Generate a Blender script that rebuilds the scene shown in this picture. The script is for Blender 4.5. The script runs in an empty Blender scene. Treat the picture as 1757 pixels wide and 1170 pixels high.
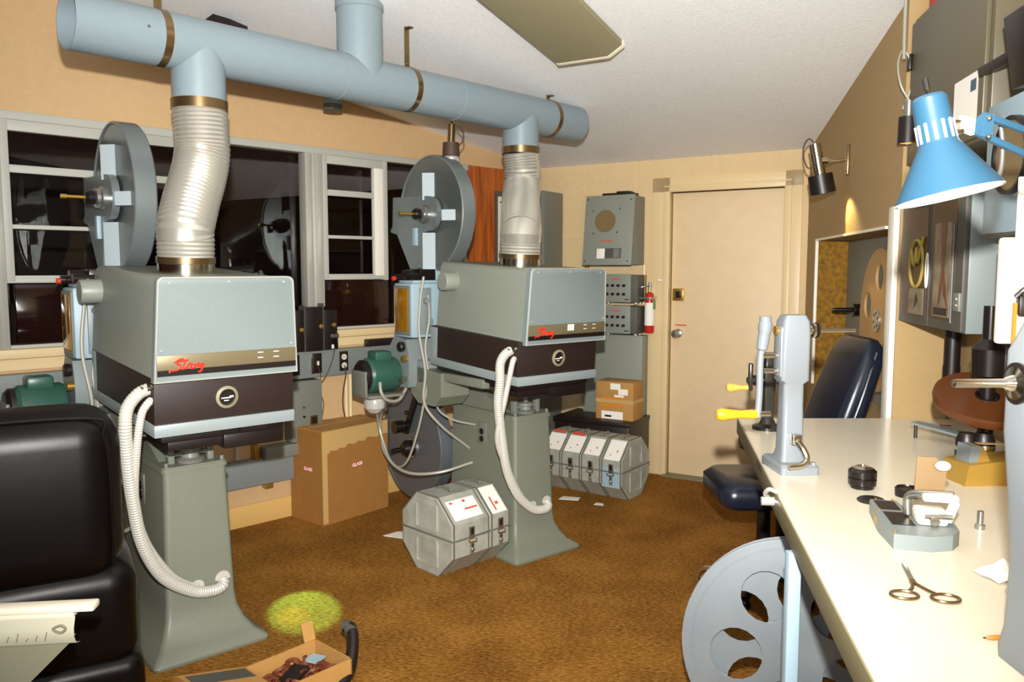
import bpy, bmesh, math, random
from mathutils import Vector, Matrix
random.seed(7)
S = bpy.context.scene
COL = S.collection
PI = math.pi
H = 1.47                                     # eye height of the photographer

# ------------------------------------------------------------------ camera, world, light, exposure
cd = bpy.data.cameras.new('camera'); cam = bpy.data.objects.new('camera', cd); COL.objects.link(cam)
cd.sensor_width = 36.0; cd.lens = 1366.0 / 1757.0 * 36.0; cd.clip_start = 0.05
cam.location = (0, 0, H); cam.rotation_euler = (math.radians(90 - 5.16), 0, 0)
S.camera = cam
S.view_settings.view_transform = 'Standard'; S.view_settings.look = 'None'
S.view_settings.gamma = 1.0; S.view_settings.use_curve_mapping = False
S.view_settings.exposure = 0.0

w = bpy.data.worlds.new('night'); S.world = w; w.use_nodes = True
bg = w.node_tree.nodes['Background']; bg.inputs[0].default_value = (0.036, 0.0125, 0.008, 1); bg.inputs[1].default_value = 1.0

def lamp(name, kind, loc, energy, color, aim=None, **kw):
    d = bpy.data.lights.new(name, kind); o = bpy.data.objects.new(name, d); COL.objects.link(o)
    d.energy = energy; d.color = color; o.location = loc
    for k, v in kw.items(): setattr(d, k, v)
    if aim is not None: o.rotation_euler = (Vector(aim) - Vector(loc)).to_track_quat('-Z', 'Y').to_euler()
    return o
# the photographer's flash, just above the lens
lamp('camera_flash', 'SPOT', (0.0, -0.02, H + 0.21), 900, (1.0, 0.985, 0.95), (0.0, 4.0, 1.62), spot_size=math.radians(100), spot_blend=1.0, shadow_soft_size=0.022)
# added soft fill behind the photographer to brighten the ceiling, not a known lamp
lamp('ceiling_fill', 'AREA', (0.2, -0.9, 1.55), 64, (0.97, 0.985, 1.0), (0.2, 2.6, 3.0), shape='RECTANGLE', size=2.0, size_y=0.6)
# coloured light falling through a projection port onto the carpet
lamp('port_light', 'SPOT', (-1.30, 4.55, 1.22), 560, (0.28, 1.0, 0.42), (-0.90, 3.33, 0.0), spot_size=math.radians(11), spot_blend=0.45, shadow_soft_size=0.01)
lamp('port_light_amber', 'SPOT', (-1.30, 4.56, 1.22), 150, (1.0, 0.72, 0.12), (-0.93, 3.27, 0.0), spot_size=math.radians(5), spot_blend=0.7, shadow_soft_size=0.01)

# ------------------------------------------------------------------ materials
def lin(c):
    return tuple(((v / 255) / 12.92 if v / 255 <= 0.04045 else ((v / 255 + 0.055) / 1.055) ** 2.4) for v in c)
MATS = {}
def mat(name, rgb, rough=0.5, metal=0.0, noise=None, bump=None, spec=0.5, emit=None, coat=0, wave=None, aniso=0):
    """rgb sRGB 0-255; noise=(rgb2, scale, amount); bump=(scale, strength)"""
    m = bpy.data.materials.new(name); m.use_nodes = True; MATS[name] = m
    nt = m.node_tree; b = nt.nodes['Principled BSDF']; L = nt.links.new
    b.inputs['Base Color'].default_value = (*lin(rgb), 1); b.inputs['Roughness'].default_value = rough
    b.inputs['Metallic'].default_value = metal; b.inputs['Specular IOR Level'].default_value = spec
    b.inputs['Coat Weight'].default_value = coat
    tc = nt.nodes.new('ShaderNodeTexCoord')
    if noise:
        n = nt.nodes.new('ShaderNodeTexNoise'); n.inputs['Scale'].default_value = noise[1]; n.inputs['Detail'].default_value = 6
        L(tc.outputs['Object'], n.inputs['Vector'])
        r = nt.nodes.new('ShaderNodeValToRGB'); r.color_ramp.elements[0].position = 0.5 - noise[2]; r.color_ramp.elements[1].position = 0.5 + noise[2]
        r.color_ramp.elements[0].color = (*lin(noise[0]), 1); r.color_ramp.elements[1].color = (*lin(rgb), 1)
        L(n.outputs['Fac'], r.inputs['Fac']); L(r.outputs['Color'], b.inputs['Base Color'])
    if bump:
        n2 = nt.nodes.new('ShaderNodeTexNoise'); n2.inputs['Scale'].default_value = bump[0]; n2.inputs['Detail'].default_value = 4
        L(tc.outputs['Object'], n2.inputs['Vector'])
        bp = nt.nodes.new('ShaderNodeBump'); bp.inputs['Strength'].default_value = bump[1]; bp.inputs['Distance'].default_value = 0.01
        L(n2.outputs['Fac'], bp.inputs['Height']); L(bp.outputs['Normal'], b.inputs['Normal'])
    if emit:
        b.inputs['Emission Color'].default_value = (*lin(emit[0]), 1); b.inputs['Emission Strength'].default_value = emit[1]
    return m
mat('ceiling', (248, 249, 249), 0.95, bump=(160, 0.35), noise=((236, 237, 236), 60, 0.25))
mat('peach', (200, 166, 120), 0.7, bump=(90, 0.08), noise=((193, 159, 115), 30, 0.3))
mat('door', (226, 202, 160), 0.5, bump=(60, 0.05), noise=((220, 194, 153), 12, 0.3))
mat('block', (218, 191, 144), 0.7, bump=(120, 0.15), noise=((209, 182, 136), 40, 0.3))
mat('tan', (172, 144, 98), 0.8, bump=(120, 0.12), noise=((166, 138, 92), 40, 0.3))  # same wall paint as peach, with its grazing-light shade put into a darker base
mat('trim', (222, 197, 150), 0.4)
mat('base_board', (214, 174, 104), 0.5)
mat('white', (236, 230, 216), 0.4)
mat('paper', (240, 236, 224), 0.8)
mat('alu', (186, 184, 174), 0.35, 0.35)
mat('alu_paint', (176, 176, 166), 0.5, 0.0)
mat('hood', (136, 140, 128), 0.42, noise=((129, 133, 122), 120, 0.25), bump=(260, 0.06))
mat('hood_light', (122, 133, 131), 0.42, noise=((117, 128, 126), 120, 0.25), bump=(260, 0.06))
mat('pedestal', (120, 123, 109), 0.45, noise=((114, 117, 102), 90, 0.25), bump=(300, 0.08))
mat('base_tray', (150, 160, 160), 0.35, 0.2)
mat('band', (40, 26, 20), 0.55, noise=((35, 22, 17), 80, 0.3))
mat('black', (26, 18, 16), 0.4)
mat('black_metal', (30, 24, 22), 0.28, 0.3)
mat('vinyl', (9, 6, 5), 0.36, bump=(14, 0.06), spec=0.22)
mat('navy', (24, 29, 42), 0.28, bump=(220, 0.05))
mat('chrome', (205, 198, 182), 0.16, 1.0)
mat('steel', (176, 176, 170), 0.3, 0.9)
mat('bronze', (140, 116, 82), 0.28, 0.9)
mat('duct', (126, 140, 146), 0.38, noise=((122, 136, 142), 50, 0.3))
mat('flex', (206, 202, 190), 0.30, 0.7)
mat('mag', (128, 134, 132), 0.26, 0.7, noise=((115, 121, 118), 30, 0.3))
mat('mag_rim', (126, 134, 134), 0.36, 0.45)
mat('mag_light', (190, 202, 206), 0.3, 0.2)
mat('mag_dark', (96, 100, 104), 0.4, 0.3)
mat('gray_blue', (122, 131, 130), 0.42)
mat('gray', (116, 117, 108), 0.45)
mat('raceway', (122, 128, 126), 0.45)
mat('dark_gray', (78, 76, 68), 0.5)
mat('green', (46, 84, 72), 0.35)
mat('amber', (170, 120, 20), 0.15, noise=((110, 70, 12), 9, 0.35), coat=0.5)
mat('red', (214, 44, 24), 0.4)
mat('red_ink', (206, 74, 52), 0.6)
mat('card', (160, 110, 50), 0.8, noise=((151, 101, 43), 20, 0.3))
mat('card_light', (182, 136, 74), 0.8, noise=((173, 127, 65), 20, 0.3))
mat('tape', (196, 160, 100), 0.4)
mat('brass', (190, 150, 70), 0.3, 0.8)
mat('conduit', (196, 193, 182), 0.4, 0.1)
mat('cable', (160, 156, 142), 0.45, 0.2)
mat('dark_cable', (70, 48, 36), 0.6)
mat('can', (186, 188, 178), 0.42, 0.15, noise=((146, 144, 128), 14, 0.35), bump=(25, 0.12))
mat('can_dark', (136, 136, 124), 0.45, 0.5)
mat('table_top', (222, 212, 190), 0.22, noise=((218, 208, 186), 10, 0.3))
mat('table_edge', (128, 120, 88), 0.5)
mat('rewind_gray', (124, 130, 134), 0.35)
mat('rewind_dark', (52, 50, 44), 0.3, 0.3)
mat('handle', (232, 160, 30), 0.3)
mat('handle_pale', (228, 172, 78), 0.3)
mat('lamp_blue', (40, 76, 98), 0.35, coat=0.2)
mat('lamp_in', (240, 236, 226), 0.5)
mat('bulb', (255, 230, 180), 0.4, emit=((255, 214, 150), 6))
mat('spot_glow', (255, 190, 80), 0.4, emit=((255, 170, 60), 2.0))
mat('wood_reel', (186, 146, 92), 0.6)
mat('gold_carpet', (168, 122, 32), 0.95, noise=((96, 66, 20), 40, 0.3), bump=(90, 0.8))
mat('niche_gray', (132, 134, 122), 0.6)
mat('reel_alu', (160, 168, 172), 0.34, 0.6, noise=((140, 148, 153), 6, 0.35))
mat('gold_paint', (186, 148, 66), 0.35, 0.4)
mat('brown_film', (88, 48, 22), 0.3, spec=0.5)
mat('orange', (214, 130, 30), 0.5)
mat('red_ext', (190, 40, 26), 0.3)
mat('green_label', (70, 120, 60), 0.5)
mat('dark_poster', (48, 28, 20), 0.35, noise=((92, 60, 36), 14, 0.4))
mat('poster_red', (120, 56, 44), 0.35, noise=((70, 40, 32), 20, 0.3))
mat('poster_pale', (150, 140, 116), 0.4, noise=((90, 76, 60), 30, 0.3))
mat('ribbon', (172, 152, 70), 0.5)
mat('ltblue', (150, 172, 182), 0.45)
mat('khaki', (136, 130, 100), 0.55, noise=((130, 124, 95), 60, 0.3))
mat('strip_metal', (128, 116, 88), 0.35, 0.4)
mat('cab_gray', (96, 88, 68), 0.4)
mat('sheet_cream', (176, 172, 150), 0.8)
mat('sheet_gray', (128, 126, 104), 0.7)
mat('blade_brown', (118, 88, 38), 0.3)
mat('khaki_edge', (226, 218, 190), 0.5)
mat('cabinet_brown', (120, 100, 66), 0.5)
mat('gray_print', (120, 112, 96), 0.7)
mat('rust', (140, 70, 34), 0.6, noise=((70, 30, 16), 14, 0.35), bump=(30, 0.8))
mat('glassware', (220, 220, 210), 0.1, 0.4)
mat('dark_pane', (30, 12, 9), 0.08)

def carpet():
    m = bpy.data.materials.new('carpet'); m.use_nodes = True; MATS['carpet'] = m
    nt = m.node_tree; b = nt.nodes['Principled BSDF']; L = nt.links.new
    b.inputs['Roughness'].default_value = 1.0; b.inputs['Specular IOR Level'].default_value = 0.1
    tc = nt.nodes.new('ShaderNodeTexCoord'); mp = nt.nodes.new('ShaderNodeMapping')
    mp.inputs['Rotation'].default_value = (0, 0, 0.6); mp.inputs['Scale'].default_value = (1, 2.2, 1)
    L(tc.outputs['Object'], mp.inputs['Vector'])
    n = nt.nodes.new('ShaderNodeTexNoise'); n.inputs['Scale'].default_value = 48; n.inputs['Detail'].default_value = 5; n.inputs['Roughness'].default_value = 0.7
    L(mp.outputs['Vector'], n.inputs['Vector'])
    r = nt.nodes.new('ShaderNodeValToRGB'); e = r.color_ramp.elements
    e[0].position = 0.30; e[0].color = (*lin((98, 58, 20)), 1); e[1].position = 0.72; e[1].color = (*lin((208, 152, 70)), 1)
    k = e.new(0.5); k.color = (*lin((156, 105, 42)), 1)
    n3 = nt.nodes.new('ShaderNodeTexNoise'); n3.inputs['Scale'].default_value = 3.0; n3.inputs['Detail'].default_value = 3
    L(tc.outputs['Object'], n3.inputs['Vector'])
    mx = nt.nodes.new('ShaderNodeMath'); mx.operation = 'MULTIPLY_ADD'; mx.inputs[1].default_value = 0.35; mx.inputs[2].default_value = -0.17
    L(n3.outputs['Fac'], mx.inputs[0]); ad = nt.nodes.new('ShaderNodeMath'); L(n.outputs['Fac'], ad.inputs[0]); L(mx.outputs[0], ad.inputs[1])
    L(ad.outputs[0], r.inputs['Fac']); L(r.outputs['Color'], b.inputs['Base Color'])
    bp = nt.nodes.new('ShaderNodeBump'); bp.inputs['Strength'].default_value = 0.9; bp.inputs['Distance'].default_value = 0.02
    L(n.outputs['Fac'], bp.inputs['Height']); L(bp.outputs['Normal'], b.inputs['Normal'])
carpet()
def woodpanel():
    m = bpy.data.materials.new('wood_panel'); m.use_nodes = True; MATS['wood_panel'] = m
    nt = m.node_tree; b = nt.nodes['Principled BSDF']; L = nt.links.new; b.inputs['Roughness'].default_value = 0.35
    tc = nt.nodes.new('ShaderNodeTexCoord'); mp = nt.nodes.new('ShaderNodeMapping'); mp.inputs['Scale'].default_value = (14, 14, 0.9)
    L(tc.outputs['Object'], mp.inputs['Vector'])
    n = nt.nodes.new('ShaderNodeTexNoise'); n.inputs['Scale'].default_value = 3; n.inputs['Detail'].default_value = 6; n.inputs['Distortion'].default_value = 0.6
    L(mp.outputs['Vector'], n.inputs['Vector'])
    r = nt.nodes.new('ShaderNodeValToRGB'); e = r.color_ramp.elements
    e[0].position = 0.35; e[0].color = (*lin((136, 62, 16)), 1); e[1].position = 0.65; e[1].color = (*lin((188, 98, 34)), 1)
    L(n.outputs['Fac'], r.inputs['Fac']); L(r.outputs['Color'], b.inputs['Base Color'])
woodpanel()
def glass():
    m = bpy.data.materials.new('window_glass'); m.use_nodes = True; MATS['window_glass'] = m
    nt = m.node_tree; L = nt.links.new; nt.nodes.remove(nt.nodes['Principled BSDF'])
    t = nt.nodes.new('ShaderNodeBsdfTransparent'); t.inputs[0].default_value = (0.85, 0.8, 0.78, 1)
    g = nt.nodes.new('ShaderNodeBsdfGlossy'); g.inputs['Roughness'].default_value = 0.01
    f = nt.nodes.new('ShaderNodeFresnel'); f.inputs['IOR'].default_value = 1.42
    mx = nt.nodes.new('ShaderNodeMixShader'); L(f.outputs[0], mx.inputs[0]); L(t.outputs[0], mx.inputs[1]); L(g.outputs[0], mx.inputs[2])
    L(mx.outputs[0], nt.nodes['Material Output'].inputs['Surface'])
glass()

# ------------------------------------------------------------------ mesh helpers
def smooth_path(pts, k=6, closed=False):
    P = [Vector(p) for p in pts]; out = []
    n = len(P); rng = n if closed else n - 1
    for i in range(rng):
        p0 = P[(i - 1) % n] if (closed or i > 0) else P[0] * 2 - P[1]
        p1 = P[i]; p2 = P[(i + 1) % n]
        p3 = P[(i + 2) % n] if (closed or i + 2 < n) else P[-1] * 2 - P[-2]
        for j in range(k):
            t = j / k
            out.append(0.5 * ((2 * p1) + (p2 - p0) * t + (2 * p0 - 5 * p1 + 4 * p2 - p3) * t * t + (3 * p1 - p0 - 3 * p2 + p3) * t ** 3))
    if not closed: out.append(P[-1])
    return out
def resample(P, step):
    P = [Vector(p) for p in P]; out = [P[0].copy()]; acc = 0.0
    for a, b_ in zip(P, P[1:]):
        L_ = (b_ - a).length; d = step - acc
        while d <= L_ + 1e-9 and L_ > 0:
            out.append(a.lerp(b_, d / L_)); d += step
        acc = L_ - (d - step)
    return out
def rrect(x0, x1, y0, y1, r, z, n=5):
    out = []
    for cx, cy, a in ((x1 - r, y1 - r, 0), (x0 + r, y1 - r, 90), (x0 + r, y0 + r, 180), (x1 - r, y0 + r, 270)):
        for i in range(n + 1):
            t = math.radians(a + 90 * i / n); out.append((cx + r * math.cos(t), cy + r * math.sin(t), z))
    return out
def circle(r, n=32, z=0, cx=0, cy=0, a0=0):
    return [(cx + r * math.cos(a0 + 2 * PI * i / n), cy + r * math.sin(a0 + 2 * PI * i / n), z) for i in range(n)]
def frame_to(p0, p1):
    d = (Vector(p1) - Vector(p0)); q = d.to_track_quat('Z', 'Y')
    return Matrix.Translation(Vector(p0)) @ q.to_matrix().to_4x4(), d.length

class MB:
    def __init__(s, M=None): s.bm = bmesh.new(); s.M = M or Matrix.Identity(4); s.mi = 0; s.mats = []
    def m(s, name):
        if name not in s.mats: s.mats.append(name)
        s.mi = s.mats.index(name); return s
    def v(s, p): return s.bm.verts.new(s.M @ Vector(p))
    def f(s, vs):
        try:
            fa = s.bm.faces.new(vs); fa.material_index = s.mi; return fa
        except ValueError: return None
    def box(s, x0, x1, y0, y1, z0, z1, bev=0, seg=2, M=None):
        t = bmesh.new(); bmesh.ops.create_cube(t, size=1)
        for q in t.verts: q.co = Vector(((q.co.x + .5) * (x1 - x0) + x0, (q.co.y + .5) * (y1 - y0) + y0, (q.co.z + .5) * (z1 - z0) + z0))
        if bev: bmesh.ops.bevel(t, geom=list(t.edges), offset=bev, segments=seg, affect='EDGES', profile=0.5)
        mp = {}
        for q in t.verts: mp[q] = s.v((M @ q.co) if M else q.co)
        for fa in t.faces: s.f([mp[q] for q in fa.verts])
        t.free(); return s
    def loft(s, loops, cap0=True, cap1=True, closed=False):
        R = [[s.v(p) for p in l] for l in loops]; n = len(R[0])
        for a, b in zip(R, R[1:] + ([R[0]] if closed else [])):
            for i in range(n): s.f([a[i], a[(i + 1) % n], b[(i + 1) % n], b[i]])
        if not closed:
            if cap0: s.f(R[0][::-1])
            if cap1: s.f(R[-1])
        return s
    def cyl(s, p0, p1, r0, r1=None, n=24, caps=True):
        r1 = r0 if r1 is None else r1; F, L = frame_to(p0, p1); o = s.M; s.M = o @ F
        s.loft([circle(r0, n, 0), circle(r1, n, L)], caps, caps); s.M = o; return s
    def lathe(s, prof, p0=(0, 0, 0), p1=(0, 0, 1), n=32, caps=True, closed=False):
        F, L = frame_to(p0, p1); o = s.M; s.M = o @ F
        s.loft([circle(max(r, 1e-4), n, z) for r, z in prof], caps, caps, closed); s.M = o; return s
    def tube(s, pts, r, n=10, k=6, closed=False, rf=None, sm=True):
        P = smooth_path(pts, k, closed) if sm else [Vector(p) for p in pts]
        N = len(P); loops = []; up = None
        for i in range(N):
            t = (P[(i + 1) % N] - P[i - 1]) if closed or 0 < i < N - 1 else (P[1] - P[0] if i == 0 else P[-1] - P[-2])
            t.normalize()
            if up is None: up = t.orthogonal().normalized()
            up = (up - t * up.dot(t)).normalized(); b = t.cross(up)
            rr = rf(i, N) if rf else r
            loops.append([P[i] + (up * math.cos(2 * PI * j / n) + b * math.sin(2 * PI * j / n)) * rr for j in range(n)])
        s.loft(loops, closed=closed); return s
    def prism(s, poly, vec):
        V = Vector(vec); s.loft([poly, [tuple(Vector(p) + V) for p in poly]]); return s
    def quad(s, pts): s.f([s.v(p) for p in pts]); return s
    def sphere(s, c, r, sc=(1, 1, 1), n=16, m=10):
        o = s.M; s.M = o @ Matrix.Translation(Vector(c)) @ Matrix.Diagonal((*sc, 1))
        s.loft([circle(max(r * math.sin(PI * i / m), r * 0.01), n, -r * math.cos(PI * i / m)) for i in range(m + 1)]); s.M = o; return s
    def holed(s, outer, holes, th, axis=2):
        """flat plate in the local xy plane, thickness th along z, with holes (lists of xy)"""
        lv = []
        for z in (0, th):
            E = []; loops = []
            for l in [outer] + holes:
                vs = [s.v((p[0], p[1], z)) for p in l]; loops.append(vs)
                for i in range(len(vs)): E.append(s.bm.edges.new((vs[i], vs[(i + 1) % len(vs)])))
            res = bmesh.ops.triangle_fill(s.bm, use_beauty=True, use_dissolve=False, edges=E)
            for g in res['geom']:
                if isinstance(g, bmesh.types.BMFace): g.material_index = s.mi
            lv.append(loops)
        for a, b in zip(*lv):
            for i in range(len(a)): s.f([a[i], a[(i + 1) % len(a)], b[(i + 1) % len(a)], b[i]])
        return s
    def build(s, name, m=None, parent=None, ang=32, loc=None, rotz=None):
        bmesh.ops.recalc_face_normals(s.bm, faces=s.bm.faces[:])
        for fa in s.bm.faces: fa.smooth = True
        for e in s.bm.edges:
            if len(e.link_faces) != 2 or e.calc_face_angle(0) > math.radians(ang): e.smooth = False
        me = bpy.data.meshes.new(name); s.bm.to_mesh(me); s.bm.free()
        for k in (s.mats or [m]): me.materials.append(MATS[k])
        o = bpy.data.objects.new(name, me); COL.objects.link(o)
        if parent is not None: o.parent = parent
        if loc is not None: o.location = loc
        if rotz is not None: o.rotation_euler = (0, 0, rotz)
        return o
def T(x=0, y=0, z=0): return Matrix.Translation((x, y, z))
def RX(a): return Matrix.Rotation(math.radians(a), 4, 'X')
def RY(a): return Matrix.Rotation(math.radians(a), 4, 'Y')
def RZ(a): return Matrix.Rotation(math.radians(a), 4, 'Z')
def tag(o, label, cat, group=None):
    o['label'] = label; o['category'] = cat
    if group: o['group'] = group
    return o
def thing(name, label, cat, loc=(0, 0, 0), rotz=0, group=None):
    o = bpy.data.objects.new(name, None); COL.objects.link(o); o.empty_display_size = 0.05
    o.location = loc; o.rotation_euler = (0, 0, math.radians(rotz)); return tag(o, label, cat, group)
def struct(o): o['kind'] = 'structure'; return o
def place(o, loc, rotz=0): o.location = loc; o.rotation_euler = (0, 0, math.radians(rotz)); return o
def text(body, size, M, m, name, parent, shear=0, depth=0.0006, bold=0):
    c = bpy.data.curves.new(name, 'FONT'); c.body = body; c.size = size; c.extrude = depth; c.shear = shear; c.align_x = 'CENTER'; c.align_y = 'CENTER'; c.offset = bold
    t = bpy.data.objects.new(name, c); COL.objects.link(t); bpy.context.view_layer.update()
    me = bpy.data.meshes.new_from_object(t.evaluated_get(bpy.context.evaluated_depsgraph_get()))
    bpy.data.objects.remove(t); bpy.data.curves.remove(c)
    me.transform(M); me.materials.clear(); me.materials.append(MATS[m])
    o = bpy.data.objects.new(name, me); COL.objects.link(o); o.parent = parent; return o

# ------------------------------------------------------------------ room frames (each: x to the right seen facing the wall, y into the wall)
CORNER = (0.209, 6.136, 0); WW_ROT = 44.0; DW_ROT = -31.2
RC = (1.887, 5.120, 0); WA_ROT = -100.2
def frm(o, rot): return Matrix.Translation(Vector(o)) @ Matrix.Rotation(math.radians(rot), 4, 'Z')
WW = frm(CORNER, WW_ROT); DW = frm(CORNER, DW_ROT); WA = frm(RC, WA_ROT)
DWi = DW.inverted()
def ceil_z(p): return 2.23 - 0.158 * (DWi @ Vector((p[0], p[1], 0))).y
def wpt(F, x, y, z=0): return F @ Vector((x, y, z))

# ------------------------------------------------------------------ the room
def ceiling_edge(F, x, y): return ceil_z(wpt(F, x, y))
b = MB(); b.box(-5.5, 4.5, -3.0, 8.0, -0.12, 0.0); struct(b.build('floor', 'carpet'))
b = MB(DW)
pts = [(-5.5, 0.3), (5.0, 0.3), (5.0, -8.2), (-5.5, -8.2)]
b.loft([[(x, y, 2.23 - 0.158 * y) for x, y in pts], [(x, y, 2.23 - 0.158 * y + 0.12) for x, y in pts]]); struct(b.build('ceiling', 'ceiling'))
# window wall
X0, XG = -5.6, -0.73
def wall_piece(b, F, x0, x1, z0, z1, y0=0.0, y1=0.16):
    t0 = z1 if z1 is not None else None
    pts = [(x0, z0), (x1, z0), (x1, z1 if z1 is not None else ceiling_edge(F, x1, y0) + 0.015), (x0, z1 if z1 is not None else ceiling_edge(F, x0, y0) + 0.015)]
    b.prism([(x, y0, z) for x, z in pts], (0, y1 - y0, 0))
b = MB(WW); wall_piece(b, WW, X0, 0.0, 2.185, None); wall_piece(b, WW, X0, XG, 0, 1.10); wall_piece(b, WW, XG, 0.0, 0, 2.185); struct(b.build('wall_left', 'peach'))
b = MB(WW); b.box(-0.73, -0.004, -0.014, 0.0, 1.0, 2.19); struct(b.build('trim_1', 'wood_panel'))
b = MB(WW); b.box(X0, -0.004, -0.014, 0, 0.0, 0.125, 0.004); struct(b.build('baseboard_left', 'base_board'))
b = MB(WW); b.box(X0, -0.75, -0.045, 0.0, 1.055, 1.10, 0.006); b.box(X0, -0.75, -0.012, 0.0, 1.0, 1.055); struct(b.build('trim_2', 'trim'))      # sill
b = MB(WW)
for x in (-1.74, -1.71): b.cyl((x, -0.012, 0.12), (x, -0.012, 0.83), 0.012, n=10)
struct(b.build('trim_3', 'trim'))
# door wall, with the door in it
DX0, DX1, DTOP = 1.045, 1.815, 2.0
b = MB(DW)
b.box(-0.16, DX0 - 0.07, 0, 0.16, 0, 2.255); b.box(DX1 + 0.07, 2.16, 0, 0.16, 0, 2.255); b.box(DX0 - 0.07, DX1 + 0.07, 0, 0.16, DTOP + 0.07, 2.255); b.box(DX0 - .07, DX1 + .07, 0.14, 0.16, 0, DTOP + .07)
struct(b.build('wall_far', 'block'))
b = MB(DW)
for x0, x1 in ((DX0 - 0.13, DX0), (DX1, DX1 + 0.11)): b.box(x0, x1, -0.012, 0.03, 0, DTOP + 0.10, 0.004)
b.box(DX0 - 0.13, DX1 + 0.11, -0.012, 0.03, DTOP, DTOP + 0.10, 0.004)
for x0, x1 in ((DX0 - 0.045, DX0 + 0.0), (DX1 - 0.0, DX1 + 0.045)): b.box(x0, x1, -0.022, 0.05, 0, DTOP + 0.04, 0.004)
b.box(DX0 - 0.045, DX1 + 0.045, -0.022, 0.05, DTOP, DTOP + 0.045, 0.004)
struct(b.build('trim_4', 'trim'))
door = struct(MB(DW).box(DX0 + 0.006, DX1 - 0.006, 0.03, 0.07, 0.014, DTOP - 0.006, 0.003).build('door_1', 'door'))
b = MB(DW); b.m('brass'); b.box(DX0 + 0.02, DX0 + 0.10, 0.008, 0.03, 1.25, 1.335, 0.004); b.m('black'); b.box(DX0 + 0.045, DX0 + 0.085, 0.004, 0.012, 1.27, 1.315, 0.003); b.build('deadbolt', None, door)
b = MB(DW); b.m('steel'); b.lathe([(0.0, 0), (0.032, 0), (0.03, 0.012), (0.012, 0.016), (0.012, 0.04), (0.026, 0.05), (0.030, 0.066), (0.022, 0.082), (0.0, 0.085)], wpt(Matrix(), DX0 + 0.062, 0.03, 1.02), (DX0 + 0.062, -0.5, 1.02)); b.build('knob', None, door)
b = MB(DW); b.m('red'); b.box(DX0 + 0.04, DX0 + 0.12, 0.026, 0.03, 1.075, 1.082); b.build('tag', None, door)
b = MB(DW); b.box(DX0 - 0.02, DX1 + 0.02, -0.06, 0.10, 0, 0.014, 0.004); struct(b.build('trim_5', 'table_edge'))            # threshold
b = MB(DW)                                                                    # a vertical seam and a batten line of the wall sheets
b.box(0.775, 0.782, -0.004, 0, 1.98, 2.23); b.box(-0.0, 0.47, -0.003, 0, 1.715, 1.722); struct(b.build('trim_6', 'trim'))
# right wall: far section with the niche, a short return facing the camera, then the near section
AX1 = 1.965; NX0, NX1, NZ0, NZ1 = 0.345, 1.80, 0.78, 1.637
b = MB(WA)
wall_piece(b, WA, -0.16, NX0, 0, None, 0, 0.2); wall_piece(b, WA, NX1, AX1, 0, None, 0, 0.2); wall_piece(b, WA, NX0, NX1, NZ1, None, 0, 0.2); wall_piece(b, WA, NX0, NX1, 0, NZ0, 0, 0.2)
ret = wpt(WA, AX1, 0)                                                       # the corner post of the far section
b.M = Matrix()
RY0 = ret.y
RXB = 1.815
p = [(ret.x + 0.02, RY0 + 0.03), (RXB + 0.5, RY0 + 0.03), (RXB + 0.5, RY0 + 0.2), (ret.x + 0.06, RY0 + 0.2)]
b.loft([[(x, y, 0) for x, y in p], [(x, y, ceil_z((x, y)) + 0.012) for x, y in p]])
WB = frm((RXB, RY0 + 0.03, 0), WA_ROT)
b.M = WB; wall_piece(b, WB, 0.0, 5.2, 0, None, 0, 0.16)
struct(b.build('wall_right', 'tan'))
b = MB(WA); b.box(NX0, NX1, 0.17, 0.19, NZ0, NZ1); struct(b.build('trim_7', 'niche_gray'))
b = MB(WA); b.box(NX0 + 0.001, NX0 + 0.014, 0.004, 0.168, NZ0, NZ1 - 0.002); struct(b.build('trim_8', 'gold_carpet'))
b = MB(WA); b.box(NX0 - 0.022, NX0 + 0.004, -0.014, 0.003, NZ0, NZ1 + 0.012, 0.003); b.box(NX0 - 0.022, NX1, -0.012, 0.0, NZ1, NZ1 + 0.012); struct(b.build('trim_9', 'white'))
b = MB(WA); b.box(AX1 - 0.085, AX1 - 0.002, -0.022, 0.0, 0, 1.72, 0.004); struct(b.build('trim_10', 'white'))

# windows: one long dark strip of glass, aluminium mullions, two framed sashes
win = MB(WW); win.m('window_glass'); win.quad([(X0, 0.07, 1.10), (XG, 0.07, 1.10), (XG, 0.07, 2.185), (X0, 0.07, 2.185)])
win = struct(win.build('window_1'))
b = MB(WW); b.box(X0, XG, -0.02, 0.06, 2.15, 2.19, 0.004); b.box(X0, XG, 0.0, 0.06, 1.10, 1.115); b.box(XG - .03, XG, -0.004, 0.06, 1.1, 2.16, 0.003); b.build('window_frame', 'alu_paint', win)
b = MB(WW)
for x0, x1 in ((-2.0, -1.955), (-1.935, -1.885)): b.box(x0, x1, -0.03, 0.05, 1.245, 2.15, 0.004)
b.box(-1.957, -1.93, -0.015, 0.05, 1.245, 2.15)
b.build('mullion', 'alu', win)
b = MB(WW); b.box(-3.62, -3.535, -0.03, 0.05, 1.10, 2.15, 0.004); b.box(-3.60, -3.57, -0.036, -0.02, 1.10, 2.15, 0.004); b.build('mullion', 'alu', win)
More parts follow.
